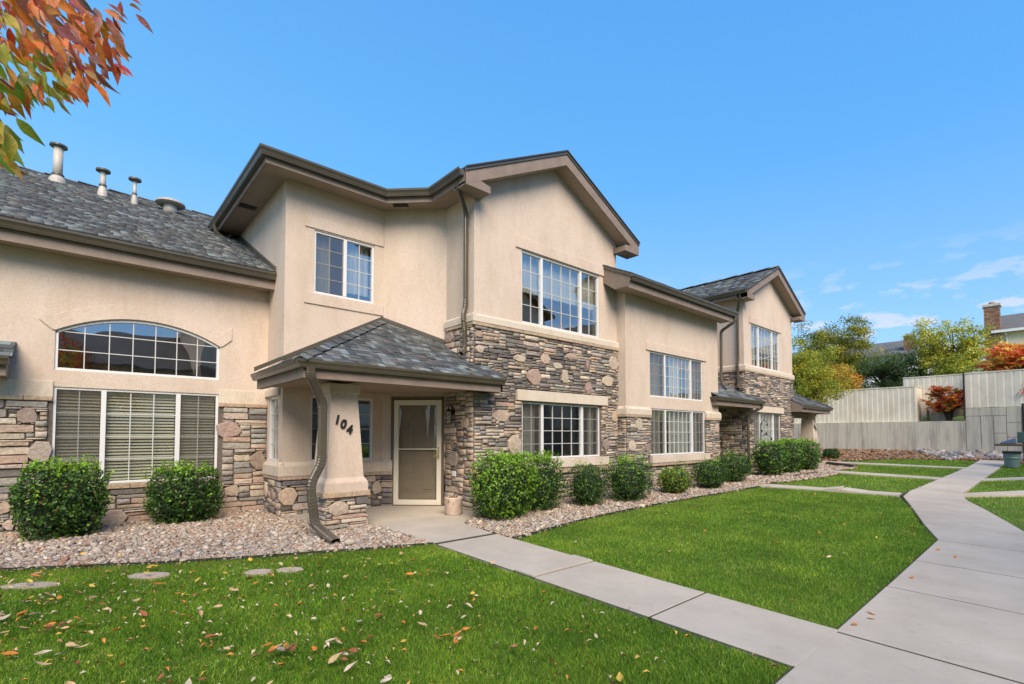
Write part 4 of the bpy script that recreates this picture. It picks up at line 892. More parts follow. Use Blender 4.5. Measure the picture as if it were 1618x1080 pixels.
b = MB(); b.lathe(c0[0], c0[1], [(.012, 1.62), (.012, 1.76)], 8); b.build('candle_tube', M['white'], la)
b = MB(); b.fbox(fs, -7.80, -7.69, .62, .72, .045, .065); b.fbox(fs, -7.79, -7.70, .63, .71, .065, .07); b.build('outlet_cover', M['white'], A, bevel=.004)
# corner porch roof of the next unit, cut by the left edge
lp = front(9.93)
roof_slope(A, A, (-2.6, 9.40, 2.46), (1, 0, 0), Vector((0, 1, .5)).normalized(), [(0, 0), (1.93, 0), (1.93, .58), (0, .58)], 21, .14, (.15, .3), light=.3)
sweep('gutter', [(-2.6, 9.44), (-.70, 9.44)], [(.004+x*.9, 2.34+z*.9) for x, z in GUT], M['gutter'], A)
b = MB(); b.box(-2.6, -.73, 9.46, 9.93, 2.20, 2.36); b.build('porch_beam', M['fascia'], A)

# ================================================================== TOWNHOUSE B (wing, second gabled block, end porch)
B = thing('townhouse', 'farther beige townhouse with the low wing, second gabled block and end porch', 'building', (15.5, 9.0, 0.08))
D = .13
gw, gs, gf2, gr2 = front(6.95), leftside(16.80), front(7.2), rightside(21.17)
oWU = (10.77, 13.48, 2.37, 3.525); oWL = (10.75, 13.56, .885, 2.075); oBU = (17.41, 19.90, 3.785, 5.26); oBL = (17.44, 19.86, 1.02, 2.19)
s1 = wall('stone_wall', M['mortar'], B, gw, 9.75, 14.40, GB, 1.83, [oWL]); wall('stucco_wall', M['stucco'], B, gw, 9.75, 14.40, 1.83, 4.80, [oWU, oWL])
s2 = wall('stone_wall', M['mortar'], B, leftside(9.75), -7.2, -6.95, GB, 1.83); wall('stucco_wall', M['stucco'], B, leftside(9.75), -7.2, -6.95, 1.83, 5.16)
s3 = wall('stone_wall', M['mortar'], B, gs, -9.0, -7.2, 0, 3.55); wall('stucco_wall', M['stucco'], B, gs, -12, -7.2, 3.55, 6.03)
s4 = wall('stone_wall', M['mortar'], B, gf2, 16.80, 21.17, 0, 3.55, [oBL]); wall('stucco_wall', M['stucco'], B, gf2, 16.80, 21.17, 3.55, 6.03, [oBU], gable=(18.985, 7.255, 6.175))
s5 = wall('stone_wall', M['mortar'], B, gr2, 7.2, 8.1, 0, 3.55); wall('stucco_wall', M['stucco'], B, gr2, 7.2, 12, 3.55, 6.03)
wall('stucco_wall', M['stucco'], B, rightside(14.40), 6.95, 9.0, 0, 4.80); wall('stucco_wall', M['stucco'], B, front(9.0), 14.4, 16.8, 0, 5.2)
wall('stucco_wall', M['stucco'], B, Fr(21.17, 8.1, 1, 1), 0, 1.273, 0, 6.0); wall('stucco_wall', M['stucco'], B, front(9.0), 22.07, 23.9, 0, 6.0); wall('stucco_wall', M['stucco'], B, rightside(23.9), 9.0, 13, 0, 6.0)
stones(B, s1, gw, 9.75, 14.40, GB, 1.825, [oWL, (10.6, 13.72, .60, .88)], [(10.24, 1.66, 0.27, 0.31, 'c'), (9.94, 1.14, 0.30, 0.26, 'p'), (10.58, 1.09, 0.22, 0.23, 'r'), (14.2, 1.59, 0.26, 0.26, 'p')], (.26, .42, .32), seed=41, big=1.15)
stones(B, s2, leftside(9.75), -7.2, -6.95, GB, 1.825, [], [], (.3, .45, .25), seed=42)
stones(B, s3, gs, -9.0, -7.2, 0, 3.545, [], [(-7.63, 3.03, 0.26, 0.26, 'r'), (-7.88, 1.33, 0.26, 0.21, 'r')], (.3, .55, .15), seed=43, big=1.15)
stones(B, s4, gf2, 16.8, 21.17, 0, 3.545, [oBL, (17.3, 20.05, 2.2, 2.42)], [(19.9, 3.15, 0.4, 0.36, 'r'), (18.81, 2.62, 0.29, 0.21, 'r'), (18.03, 3.21, 0.32, 0.2, 'p'), (16.98, 2.85, 0.3, 0.32, 't')], (.38, .38, .24), seed=44, big=1.15)
stones(B, s5, gr2, 7.2, 8.1, 0, 3.545, [], [], (.3, .5, .2), seed=45, big=1.2)
cap_stones(B, s1, gw, 9.69, 10.75, 1.83, 1.90, .06, 51); cap_stones(B, s1, gw, 13.56, 14.46, 1.83, 1.90, .06, 52); cap_stones(B, s2, leftside(9.75), -7.2, -6.89, 1.83, 1.90, .06, 53)
cap_stones(B, s3, gs, -8.6, -7.14, 3.55, 3.62, .06, 54); cap_stones(B, s4, gf2, 16.74, 21.23, 3.55, 3.62, .06, 55)
band(B, gw, 9.694, 10.75, 1.90, 2.09, .06, flare=.06); band(B, gw, 13.56, 14.46, 1.90, 2.09, .06, flare=.06); band(B, leftside(9.75), -7.2, -6.894, 1.90, 2.09, .06, flare=.06)
band(B, gs, -8.6, -7.144, 3.62, 3.79, .06, flare=.05); band(B, gf2, 16.744, 21.23, 3.62, 3.78, .06, flare=.04)
band(B, gw, 10.60, 13.66, 3.53, 3.73, .03, 'window_trim', 'stucco'); band(B, gf2, 17.25, 20.05, 5.27, 5.50, .03, 'window_trim', 'stucco')
band(B, gw, 10.75, 13.70, .70, .88, .085, 'window_sill'); cap_stones(B, s1, gw, 10.75, 13.70, .62, .70, .07, 56)
band(B, gf2, 17.3, 20.03, 2.20, 2.42, .07, 'lintel'); band(B, gf2, 17.3, 20.03, .84, 1.02, .085, 'window_sill')
cu1 = [(10.8, 13.45, 2.4, 3.5)]
window(B, gw, 10.77, 13.48, 2.37, 3.525, [11.50, 12.83], [3, 6, 3], 4, screens=(0, 2), curtains=[(10.8, 11.4, 2.4, 3.5), (12.0, 12.5, 2.4, 3.5), (12.9, 13.45, 2.4, 3.5)])
window(B, gw, 10.75, 13.56, .885, 2.075, [11.50, 12.88], [3, 6, 3], 4, screens=(0, 2), curtains=[(10.78, 11.45, .9, 2.05), (11.9, 13.5, .9, 2.05)])
window(B, gf2, 17.41, 19.90, 3.785, 5.26, [18.05, 19.27], [2, 4, 2], 4, curtains=[(17.4, 18.0, 3.8, 5.2), (18.4, 19.85, 4.4, 5.2)])
window(B, gf2, 17.44, 19.86, 1.02, 2.19, [18.05, 19.24], [2, 4, 2], 4, screens=(0, 2), curtains=[(17.45, 19.8, 1.03, 2.15)])
# wing eaves, with the open rake end lapping over the first block
eave(B, [(9.27, 6.95), (14.62, 6.95)], .43, 4.80, fz=(-.05, .17), gz_=.105)
b = MB(); q = [(6.52, 4.76), (6.86, 4.76), (7.2, 4.99), (7.2, 5.37), (6.42, 4.98)]
b.prism([(9.235, y, z) for y, z in q], [(9.275, y, z) for y, z in q]); b.build('barge_board', M['fascia'], B, bevel=.003)
b = MB(); q = [(6.40, 5.02), (7.2, 5.40), (7.2, 5.34), (6.40, 4.96)]; b.prism([(9.21, y, z) for y, z in q], [(9.28, y, z) for y, z in q]); b.build('drip_trim', M['gutter'], B)
roof_slope(B, B, (9.22, 6.42, 5.05), (1, 0, 0), Vector((0, 1, .48)).normalized(), [(0, 0), (5.42, 0), (5.42, 5.5), (.55, 5.5), (.55, .84), (0, .84)], 61, .14, (.2, .5), light=.1, wcap=1.5)
gable_roof(B, 7.2, 16.35, 18.985, 21.62, 6.20, 7.50, .35, 7.0, sides='L', seed=62, wcap=1.6)
ridge(B, (18.985, 6.84, 7.545), (18.985, 13.8, 7.545), step=.3, seed=9)
eave(B, [(16.80, 13.5), (16.80, 6.88)], .45, 6.03, fz=(-.06, .10), gz_=.035)
eave(B, [(21.17, 6.88), (21.17, 13.5)], .45, 6.03, fz=(-.06, .10), gz_=.035)
# entry porch between wing and second block
roof_slope(B, B, (13.95, 6.70, 2.53), (1, 0, 0), Vector((0, 1, .53)).normalized(), [(0, 0), (3.26, 0), (3.26, .56), (2.85, .56), (2.85, 2.6), (.45, 2.6), (.45, .3), (0, .3)], 63, .14, (.2, .4), light=.15, wcap=1.2)
PB = [(13.98, 6.95), (13.98, 6.79), (17.16, 6.79)]
sweep('porch_beam', PB, [(0, 2.28), (-.09, 2.28), (-.09, 2.48), (0, 2.48)], M['fascia'], B); sweep('gutter', PB, [(.004+x*.85, 2.42+z*.85) for x, z in GUT], M['gutter'], B)
b = MB(); b.poly([(14.4, 6.83, 2.33), (17.12, 6.83, 2.33), (17.12, 7.2, 2.33), (16.8, 7.2, 2.33), (16.8, 9.0, 2.33), (14.4, 9.0, 2.33)]); b.build('porch_ceiling', M['soffit'], B)
# end porch with its pier
roof_slope(B, B, (20.79, 6.72, 2.55), (1, 0, 0), Vector((0, 1, .53)).normalized(), [(0, 0), (3.62, 0), (1.30, 2.63), (.38, 2.63), (.38, .56), (0, .56)], 64, .14, (.2, .4), light=.12, wcap=1.2)
roof_slope(B, B, (24.41, 6.72, 2.55), (0, 1, 0), Vector((-1, 0, .53)).normalized(), [(0, 0), (2.32, 0), (2.32, 2.6)], 65, .14, (.2, .4), wcap=1.2)
ridge(B, (24.39, 6.74, 2.585), (22.1, 9.03, 2.585+2.29*.53), w_=.11, step=.2, seed=8)
PC = [(20.83, 7.2), (20.83, 6.81), (24.32, 6.81), (24.32, 9.0)]
sweep('porch_beam', PC, [(0, 2.30), (-.09, 2.30), (-.09, 2.51), (0, 2.51)], M['fascia'], B); sweep('gutter', PC[1:], [(.004+x*.85, 2.44+z*.85) for x, z in GUT], M['gutter'], B)
b = MB(); q = [(6.79, 2.30), (7.2, 2.30), (7.2, 2.78), (6.72, 2.53)]; b.prism([(20.79, y, z) for y, z in q], [(20.825, y, z) for y, z in q]); b.build('end_board', M['fascia'], B)
b = MB(); b.poly([(20.85, 6.85, 2.345), (24.28, 6.85, 2.345), (24.28, 9.0, 2.345), (22.07, 9.0, 2.345), (21.17, 8.1, 2.345), (21.17, 7.2, 2.345), (20.85, 7.2, 2.345)]); b.build('porch_ceiling', M['soffit'], B)
b = MB(); b.box(21.17, 23.3, 7.36, 7.50, 2.10, 2.30); b.build('porch_header', M['fascia'], B)
pier(B, 23.62, 7.43, .13, '102')
downspout(B, [(16.36, 7.10, 6.10), (16.36, 7.10, 5.95), (16.72, 7.36, 5.62), (16.72, 7.36, 3.95), (16.66, 7.36, 3.75), (16.70, 7.36, 3.5), (16.70, 7.36, 3.05), (16.55, 7.3, 2.95)], .09, .07)
downspout(B, [(14.56, 6.47, 4.92), (14.56, 6.50, 4.76), (14.46, 6.86, 4.52), (14.46, 6.88, 3.1), (14.50, 6.86, 2.9), (14.62, 6.80, 2.78)], .09, .07)
downspout(B, [(17.08, 6.74, 2.44), (17.08, 6.76, 2.32), (16.72, 7.00, 2.10), (16.70, 7.06, 1.9), (16.70, 7.06, .2)], .10, .075)
vent(12.2, 9.6, 6.5, 6.78, .05, .12, 'small pipe vent peeking over the low wing gutter between the gables', .05, th=B)

# ================================================================== POT, TRELLIS
t = thing('flower_pot', 'pale pinkish cylindrical pot with withered brown stems beside the entry door', 'pot', (4.96, 7.15, .02))
b = MB(); b.lathe(4.96, 7.15, [(.135, .02), (.15, .04), (.158, .29), (.162, .31), (.155, .325), (.145, .325), (.14, .27)], 28); b.build('pot', M['pot'], t, smooth=True)
b = MB(); b.lathe(4.96, 7.15, [(.14, .26), (.02, .28)], 20); b.build('potting_soil', M['soil'], t)
b = MB()
for k in range(26):
    a = rnd.uniform(0, 6.28); r_ = rnd.uniform(.02, .09); p = Vector((4.96+r_*math.cos(a), 7.15+r_*math.sin(a), .27)); a2 = rnd.uniform(2.9, 5.0); pts = [p]
    for q in range(4): p = p+Vector((.03*math.cos(a2), .03*math.sin(a2), (.05, .015, -.045, -.06)[q]+rnd.uniform(-.02, .02))); pts.append(p)
    b.tube(pts, [.006, .006, .008, .012, .004], 5)
b.build('withered_stems', M['dry'], t)
t = thing('garden_trellis', 'dark wrought iron hanger with leaf shapes standing beside the far downspout', 'garden ornament', (17.0, 6.85, .1))
b = MB(); b.tube([(17.05, 6.8, .1), (17.03, 6.8, 1.2), (17.05, 6.8, 1.75), (17.2, 6.75, 1.92), (17.32, 6.7, 1.82)], .014, 6); b.tube([(17.03, 6.8, 1.35), (17.3, 6.72, 1.42), (17.55, 6.65, 1.3)], .010, 6); b.tube([(17.03, 6.8, .9), (17.25, 6.72, 1.05), (17.4, 6.7, .95)], .010, 6); b.build('stem', M['black'], t)
for p in ((17.32, 6.7, 1.75), (17.05, 6.78, 1.78), (17.55, 6.65, 1.27), (17.4, 6.7, .93), (17.3, 6.72, 1.45), (17.15, 6.75, 1.15), (17.1, 6.78, 1.55)):
    b = MB(); a = rnd.uniform(0, 3); x, y, z = p; b.prism([(x-.07, y, z-.02), (x, y-.01, z-.06), (x+.07, y, z), (x, y-.01, z+.05)], [(x-.07, y+.01, z-.02), (x, y, z-.06), (x+.07, y+.01, z), (x, y, z+.05)]); b.build('metal_leaf', M['black'], t)

# ================================================================== SHRUBS
def leafcloud(name, pos, nrm, size, cols, parent, seed, m='leaf', aspect=.62, fold=.25, kind=None, spread=.7):
    R = np.random.RandomState(seed); n = len(pos); size = np.broadcast_to(size, (n,))*R.uniform(.7, 1.25, n)
    d = nrm+R.normal(0, spread, (n, 3)); d /= np.linalg.norm(d, axis=1)[:, None]
    t = np.cross(d, R.normal(0, 1, (n, 3))); t /= np.linalg.norm(t, axis=1)[:, None]; s = np.cross(d, t)
    L_ = size[:, None]; W_ = L_*aspect
    a, b_, c, e = pos-t*L_/2, pos+s*W_/2+d*L_*fold*.5, pos+t*L_/2, pos-s*W_/2+d*L_*fold*.5
    V = np.stack([a, b_, c, e], 1).reshape(-1, 3); F = (np.array([(0, 1, 2), (0, 2, 3)])[None]+4*np.arange(n)[:, None, None]).reshape(-1, 3)
    return npmesh(name, V, F, np.repeat(cols, 2, 0), M[m], parent, kind, per='FACE')
def shrub(lab, x, y, w_, d_, h_, seed, n=4200, leaf=.036, p=4.2, bright=.15, tips=.5, yellow=0., rx=0, grp='clipped shrubs along the townhouses', dark=1.0):
    g = gz(x, y); t = thing('shrub', lab, 'shrub', (x, y, g), grp); R = np.random.RandomState(seed)
    u = R.normal(0, 1, (n, 3)); u /= np.linalg.norm(u, axis=1)[:, None]
    r_ = (np.abs(u)**p).sum(1)**(-1/p)
    lump = np.array([mnoise.noise(Vector((float(a)*2.2+seed, float(b)*2.2, float(c)*2.2))) for a, b, c in u]); lump2 = np.array([mnoise.noise(Vector((float(a)*6+seed, float(b)*6, float(c)*6))) for a, b, c in u])
    dep = R.uniform(0, 1, n)**2.0*.30
    q = u*(r_*(1+.17*lump+.13*lump2-dep))[:, None]; q[:, 2] = q[:, 2]*(1) 
    taper = 1-.10*(q[:, 2] < -.5)
    pos = np.stack([x+q[:, 0]*w_/2*taper, y+q[:, 1]*d_/2*taper, g+h_*.52+q[:, 2]*h_*.49], -1); k = pos[:, 2] > g+.03; pos = pos[k]; u = u[k]; lump2 = lump2[k]; dep = dep[k]
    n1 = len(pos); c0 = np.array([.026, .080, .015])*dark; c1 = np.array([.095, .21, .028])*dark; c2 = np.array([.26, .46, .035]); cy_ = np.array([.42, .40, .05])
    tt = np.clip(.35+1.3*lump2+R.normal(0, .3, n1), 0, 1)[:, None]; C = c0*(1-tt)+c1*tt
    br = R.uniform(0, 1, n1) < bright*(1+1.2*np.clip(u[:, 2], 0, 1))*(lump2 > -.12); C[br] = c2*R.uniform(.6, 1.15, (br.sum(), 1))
    if yellow: yy = R.uniform(0, 1, n1) < yellow; C[yy] = cy_*R.uniform(.6, 1.1, (yy.sum(), 1))
    dd_ = R.uniform(0, 1, n1) < .018; C[dd_] = np.array([.30, .17, .06])*R.uniform(.6, 1.3, (dd_.sum(), 1))
    # young shoots standing proud of the clipped top
    ns = int(70*tips); sp = []; sc_ = []; sn = []
    stem = MB()
    for k in range(ns):
        a = R.uniform(0, 6.28); rr = R.uniform(.2, .95); bx, by = x+rr*math.cos(a)*w_*.48, y+rr*math.sin(a)*d_*.48; hh = R.uniform(.05, .20); lx, ly = R.normal(0, .03, 2); z0 = g+h_*(.99-.06*rr**6)
        if R.uniform() < .25: z0 = g+h_*R.uniform(.4, .95); bx, by = x+math.cos(a)*w_*.5, y+math.sin(a)*d_*.5; lx, ly = .07*math.cos(a), .07*math.sin(a); hh *= .4
        stem.tube([(bx, by, z0-.05), (bx+lx, by+ly, z0+hh)], [.003, .002], 4, cap=False)
        for j in range(9):
            f_ = R.uniform(.1, 1.05); sp.append((bx+lx*f_+R.normal(0, .018), by+ly*f_+R.normal(0, .018), z0+hh*f_+R.normal(0, .01))); sc_.append(np.array([.30, .56, .04])*R.uniform(.7, 1.2)); sn.append((R.normal(0, .5), R.normal(0, .5), 1))
    if sp: pos = np.concatenate([pos, sp]); C = np.concatenate([C, sc_]); u = np.concatenate([u, sn])
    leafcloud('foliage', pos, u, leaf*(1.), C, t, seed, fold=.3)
    stem.build('shoots', M['bark'], t, kind='stuff')
    br = MB()      # woody inside
    for k in range(26):
        a = R.uniform(0, 6.28); e_ = R.uniform(.3, .9); tip = (x+e_*math.cos(a)*w_*.45, y+e_*math.sin(a)*d_*.45, g+h_*R.uniform(.35, .93)); br.tube([(x+.06*math.cos(a), y+.06*math.sin(a), g-.03), ((x+tip[0])/2, (y+tip[1])/2, g+h_*.45), tip], [.014, .009, .004], 5, cap=False)
    br.build('branches', M['bark'], t, kind='stuff')
    iv, f = ico(); nn = 0
    import bmesh
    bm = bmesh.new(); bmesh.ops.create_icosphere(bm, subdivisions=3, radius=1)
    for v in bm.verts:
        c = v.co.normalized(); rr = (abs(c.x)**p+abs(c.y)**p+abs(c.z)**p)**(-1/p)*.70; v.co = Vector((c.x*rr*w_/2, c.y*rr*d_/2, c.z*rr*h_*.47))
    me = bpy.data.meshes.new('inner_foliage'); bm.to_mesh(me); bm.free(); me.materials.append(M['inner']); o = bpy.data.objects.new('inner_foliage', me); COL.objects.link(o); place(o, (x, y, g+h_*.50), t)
    return t
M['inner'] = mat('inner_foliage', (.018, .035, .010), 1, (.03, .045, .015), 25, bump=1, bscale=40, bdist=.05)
shrub('wide clipped shrub under the left side of the lower left window', -.12, 9.10, .90, .72, .93, 1, 6000, .048, bright=.06, tips=1.1, p=5)
shrub('clipped shrub under the right side of the lower left window', 1.33, 9.40, .94, .68, .82, 2, 5200, .046, bright=.06, tips=.9, p=5)
shrub('large bright green shrub on the corner right of the entry door', 5.38, 6.30, 1.06, .84, .98, 3, 7500, .046, bright=.60, tips=1.5, p=4.0)
shrub('green shrub tucked behind the large corner shrub left of the block window', 6.42, 6.45, .85, .62, .93, 4, 5000, .040, bright=.18, tips=1.0)
shrub('neat dark shrub below the right part of the block window', 7.50, 6.25, .72, .62, .76, 5, 4500, .036, bright=.05, tips=.1)
shrub('broad dark shrub with tall shoots in front of the block corner', 8.66, 6.12, 1.0, .75, .80, 6, 5500, .038, bright=.08, tips=1.0)
shrub('small round yellow-green shrub below the left part of the wing window', 10.38, 6.08, .78, .70, .60, 7, 4000, .038, p=2.5, bright=.5, yellow=.22, tips=.1)
shrub('rounded dark shrub below the right part of the wing window', 11.92, 6.00, .95, .75, .68, 8, 4000, .042, p=2.8, bright=.06, tips=.1)
shrub('rounded dark shrub at the wing corner before the second entry', 13.75, 6.25, 1.05, .8, .78, 9, 4000, .044, p=2.9, bright=.08, tips=.15)
shrub('tall shrub with bright top shoots under the second block window', 16.35, 6.25, 1.12, .85, 1.0, 10, 4200, .055, bright=.10, tips=.9)
shrub('tall shrub in the middle of the three by the second block', 17.95, 6.3, 1.05, .85, 1.02, 11, 4200, .055, bright=.14, tips=.7)
shrub('tall shrub at the right end of the row before the end porch', 19.35, 6.2, 1.05, .8, .98, 12, 4200, .055, bright=.14, yellow=.04, tips=.6)
shrub('small dark round shrub past the end porch near the retaining wall', 26.1, 7.3, .72, .65, .50, 13, 2500, .05, p=2.6, bright=.03, tips=0, dark=.8)

# ================================================================== TREES
def tree(name, lab, cat, x, y, g, h_, crown, cols, seed, n=6000, leaf=.16, trunk=.09, branches=9, clump=.45, cz=.62, open_=0., grp=None, aspect=.6, th0=.35):
    """crown = (rx, ry, rz); leaves gather in clumps at the ends of limbs"""
    t = thing(name, lab, cat, (x, y, g), grp); R = np.random.RandomState(seed); rx, ry, rz = crown; cc = np.array([x, y, g+h_*cz])
    tb = MB(); p0 = Vector((x, y, g-.1)); p1 = Vector((x+R.normal(0, .1), y+R.normal(0, .1), g+h_*th0)); top = Vector((x+R.normal(0, .15), y+R.normal(0, .15), g+h_*.78))
    tb.tube([p0, p1, (p1+top)/2, top], [trunk, trunk*.8, trunk*.5, trunk*.15], 8, cap=False); tb.build('trunk', M['bark'], t)
    lb = MB(); ends = []
    for k in range(branches):
        u = R.normal(0, 1, 3); u /= np.linalg.norm(u); u[2] = u[2]*.8+.15; rr = R.uniform(.55, 1.0); e_ = cc+u*np.array(crown)*rr
        f_ = R.uniform(0, .75); s_ = p1.lerp(top, f_); mid = s_.lerp(Vector(e_), .5)+Vector((0, 0, .12*h_*R.uniform(-.2, .6)*.5)); lb.tube([s_, mid, Vector(e_)], [trunk*.38, trunk*.25, trunk*.06], 5, cap=False)
        for q in range(3):
            f2 = R.uniform(.35, 1.0); bb = mid.lerp(Vector(e_), f2); e2 = np.array(bb)+R.normal(0, 1, 3)*np.array(crown)*.22; lb.tube([bb, Vector(e2)], [trunk*.1, trunk*.03], 4, cap=False); ends.append(e2)
        ends.append(e_)
    lb.build('branches', M['bark'], t)
    ends = np.array(ends); k = R.randint(0, len(ends), n); cs = clump*R.uniform(.5, 1.2, len(ends))
    o = R.normal(0, 1, (n, 3)); o /= np.linalg.norm(o, axis=1)[:, None]; o *= (R.uniform(0, 1, n)**.45*cs[k])[:, None]; o[:, 2] *= .62
    pos = ends[k]+o; kk = pos[:, 2] > g+.3; pos = pos[kk]; k = k[kk]; o = o[kk]; n = len(pos)
    cols = np.array(cols); tint = R.randint(0, len(cols), len(ends)); mixr = R.uniform(0, 1, n) < .65
    C = np.where(mixr[:, None], cols[tint[k]], cols[R.randint(0, len(cols), n)])*R.uniform(.7, 1.25, (n, 1))
    leafcloud('crown', pos, o/(np.linalg.norm(o, axis=1)[:, None]+1e-6)+np.array([0, 0, .6]), leaf, C, t, seed, spread=.6, aspect=aspect, m='treeleaf')
    return t
TZ = 2.2
tree('birch_tree', 'yellow-green small-leaved tree rising behind the end porch in front of the fence', 'tree', 29.6, 9.2, .4, 5.8, (1.55, 1.75, 1.9), [(.40, .44, .05), (.50, .50, .06), (.26, .34, .04), (.66, .54, .07), (.32, .38, .06)], 71, 21000, .095, .08, 40, .62, cz=.64)
tree('maple_tree', 'orange autumn tree behind the beige fence beside the yellow-green tree', 'tree', 36.3, 9.9, TZ, 3.9, (1.3, 1.45, 1.25), [(.75, .33, .04), (.80, .42, .06), (.62, .26, .04), (.55, .38, .07)], 72, 12000, .10, .07, 26, .55, cz=.60)
tree('locust_tree', 'tall olive-green tree with ragged yellowing top left of the far chimney', 'tree', 42, 11.6, TZ, 8.5, (2.1, 2.4, 2.7), [(.24, .28, .04), (.36, .34, .05), (.50, .42, .06), (.16, .21, .035)], 73, 17000, .14, .12, 34, .8, cz=.62)
tree('pine_tree', 'wide dark green feathery tree behind the middle of the fence', 'tree', 40.5, 8.2, TZ, 5.1, (1.9, 2.3, 1.7), [(.07, .14, .05), (.10, .18, .05), (.08, .15, .055), (.17, .22, .06)], 74, 14000, .13, .12, 34, .72, cz=.56, aspect=.4)
tree('pine_tree', 'second dark green feathery tree between the pine and the airy yellow-green tree', 'tree', 41.5, 6.2, TZ, 4.9, (1.7, 1.8, 1.6), [(.09, .16, .05), (.12, .20, .05), (.18, .24, .06)], 75, 10000, .13, .11, 26, .66, cz=.55, aspect=.45)
tree('ash_tree', 'airy yellow-green tree with sky showing through beside the brick chimney', 'tree', 41, 4.75, TZ, 7.4, (1.8, 1.9, 2.7), [(.38, .42, .05), (.60, .56, .06), (.24, .30, .04), (.70, .66, .08)], 76, 15000, .12, .13, 34, .62, cz=.60)
tree('ash_tree', 'low green and yellow tree behind the fence corner below the airy tree', 'tree', 39, 3.6, TZ, 3.9, (1.4, 1.5, 1.3), [(.20, .29, .05), (.60, .56, .06), (.28, .34, .05)], 77, 7000, .12, .08, 22, .6, cz=.6)
tree('ash_tree', 'pale olive tree low behind the fence next to the orange tree', 'tree', 38.6, 11.6, TZ, 4.6, (1.6, 1.9, 1.6), [(.22, .26, .05), (.36, .34, .06)], 79, 8000, .12, .08, 24, .65, cz=.6)
def sumac(lab, x, y, g, h_, r, seed, cols, nb=26, grp=None, lf_=.15):
    t = thing('sumac_shrub', lab, 'shrub', (x, y, g), grp); R = np.random.RandomState(seed); sb = MB(); pos = []; nr = []; C = []; cols = np.array(cols)
    for k in range(nb):
        a = R.uniform(0, 6.28); q = R.uniform(.1, 1)**.6*r; z = g+h_*R.uniform(.35, 1.0)*(1-.25*(q/r)**2); e_ = Vector((x+q*math.cos(a), y+q*math.sin(a), z)); sb.tube([(x+R.normal(0, .05), y+R.normal(0, .05), g), (x+q*.35*math.cos(a), y+q*.35*math.sin(a), g+(z-g)*.6), e_], [.025, .018, .008], 5, cap=False)
        for m_ in range(7):      # fronds of paired leaflets
            aa = R.uniform(0, 6.28); dr = Vector((math.cos(aa), math.sin(aa), R.uniform(-.05, 1.1))); L_ = R.uniform(.30, .5)*h_/2; cc = cols[R.randint(len(cols))]
            for j in range(9):
                c = e_+dr*(L_*(j+1)/9)+Vector((0, 0, -.10*L_*(j/9)**2*4)); sd_ = Vector((-dr.y, dr.x, 0)).normalized()
                for sg in (-1, 1): pos.append(c+sd_*sg*.045*h_/2+Vector((0, 0, -.02))); nr.append((0, 0, 1)); C.append(cc*R.uniform(.7, 1.2))
    sb.build('stems', M['bark'], t); leafcloud('foliage', np.array([tuple(p) for p in pos]), np.array(nr, float), lf_, np.array(C), t, seed, spread=.6, aspect=.36, m='treeleaf')
    return t
sumac('red and orange sumac growing on the terrace in front of the fence gap', 34.3, 4.15, 2.15, 1.75, .85, 81, [(.75, .17, .05), (.85, .28, .05), (.62, .10, .05), (.30, .28, .07)], 40)
sumac('large glowing red-orange sumac overhanging the top of the fence at the right edge', 35.9, .8, 2.2, 4.0, 1.7, 82, [(.95, .26, .06), (.97, .45, .08), (.85, .14, .08), (.98, .7, .14)], 230, lf_=.25)
sumac('small red sumac peeping over the fence between the airy tree and the large sumac', 36.0, 2.7, 2.2, 2.6, .8, 83, [(.8, .2, .05), (.75, .35, .07)], 26)

# ================================================================== RETAINING WALL, FENCES, TERRACE, HOUSES
X0 = 33.5; rw = thing('retaining_wall', 'weathered concrete retaining wall with board-marked panels behind the mulch bed', 'wall', (X0, 6, .5))
lw = leftside(X0); yv = 14.0; k = 0
b = MB(); b.fbox(lw, -16, -3.45, .3, 2.10, -.35, -.03); b.fbox(lw, -3.45, 8, .3, 2.70, -.35, -.03); b.build('core', M['slabedge'], rw)
b = MB(); b.fbox(lw, -16, -3.45, 2.0, 2.12, -.3, -.03); b.build('coping', M['wallconc'], rw)
while yv > 3.5:
    w_ = rnd.choice((.5, .56, .6, .6)); w_ = min(w_, yv-3.45)
    b = MB(); b.fbox(lw, -yv+.004, -(yv-w_)-.003, .3, 2.12, -.04, rnd.uniform(-.012, .012)); b.build('concrete_panel', M['wallconc'], rw); yv -= w_
for (a, c, e, f) in ((-3.44, -2.0, 2.35, 2.75), (-3.44, -2.9, .3, 2.34), (-2.89, -2.45, .3, 2.34), (-2.44, -2.0, 1.5, 2.34), (-2.44, -2.0, .3, 1.49), (-1.99, -1.5, 2.0, 2.75), (-1.99, -1.5, 1.3, 1.99), (-1.99, -1.5, .3, 1.29), (-1.49, -.6, .3, 2.75), (-.59, .6, .3, 2.75), (.61, 1.8, .3, 2.75), (1.81, 3.2, .3, 2.75), (3.21, 6, .3, 2.75)):
    b = MB(); b.fbox(lw, a+.004, c-.004, e+.004, f-.004, -.04, rnd.uniform(-.006, .01)); b.build('concrete_panel', M['wallconc'], rw)
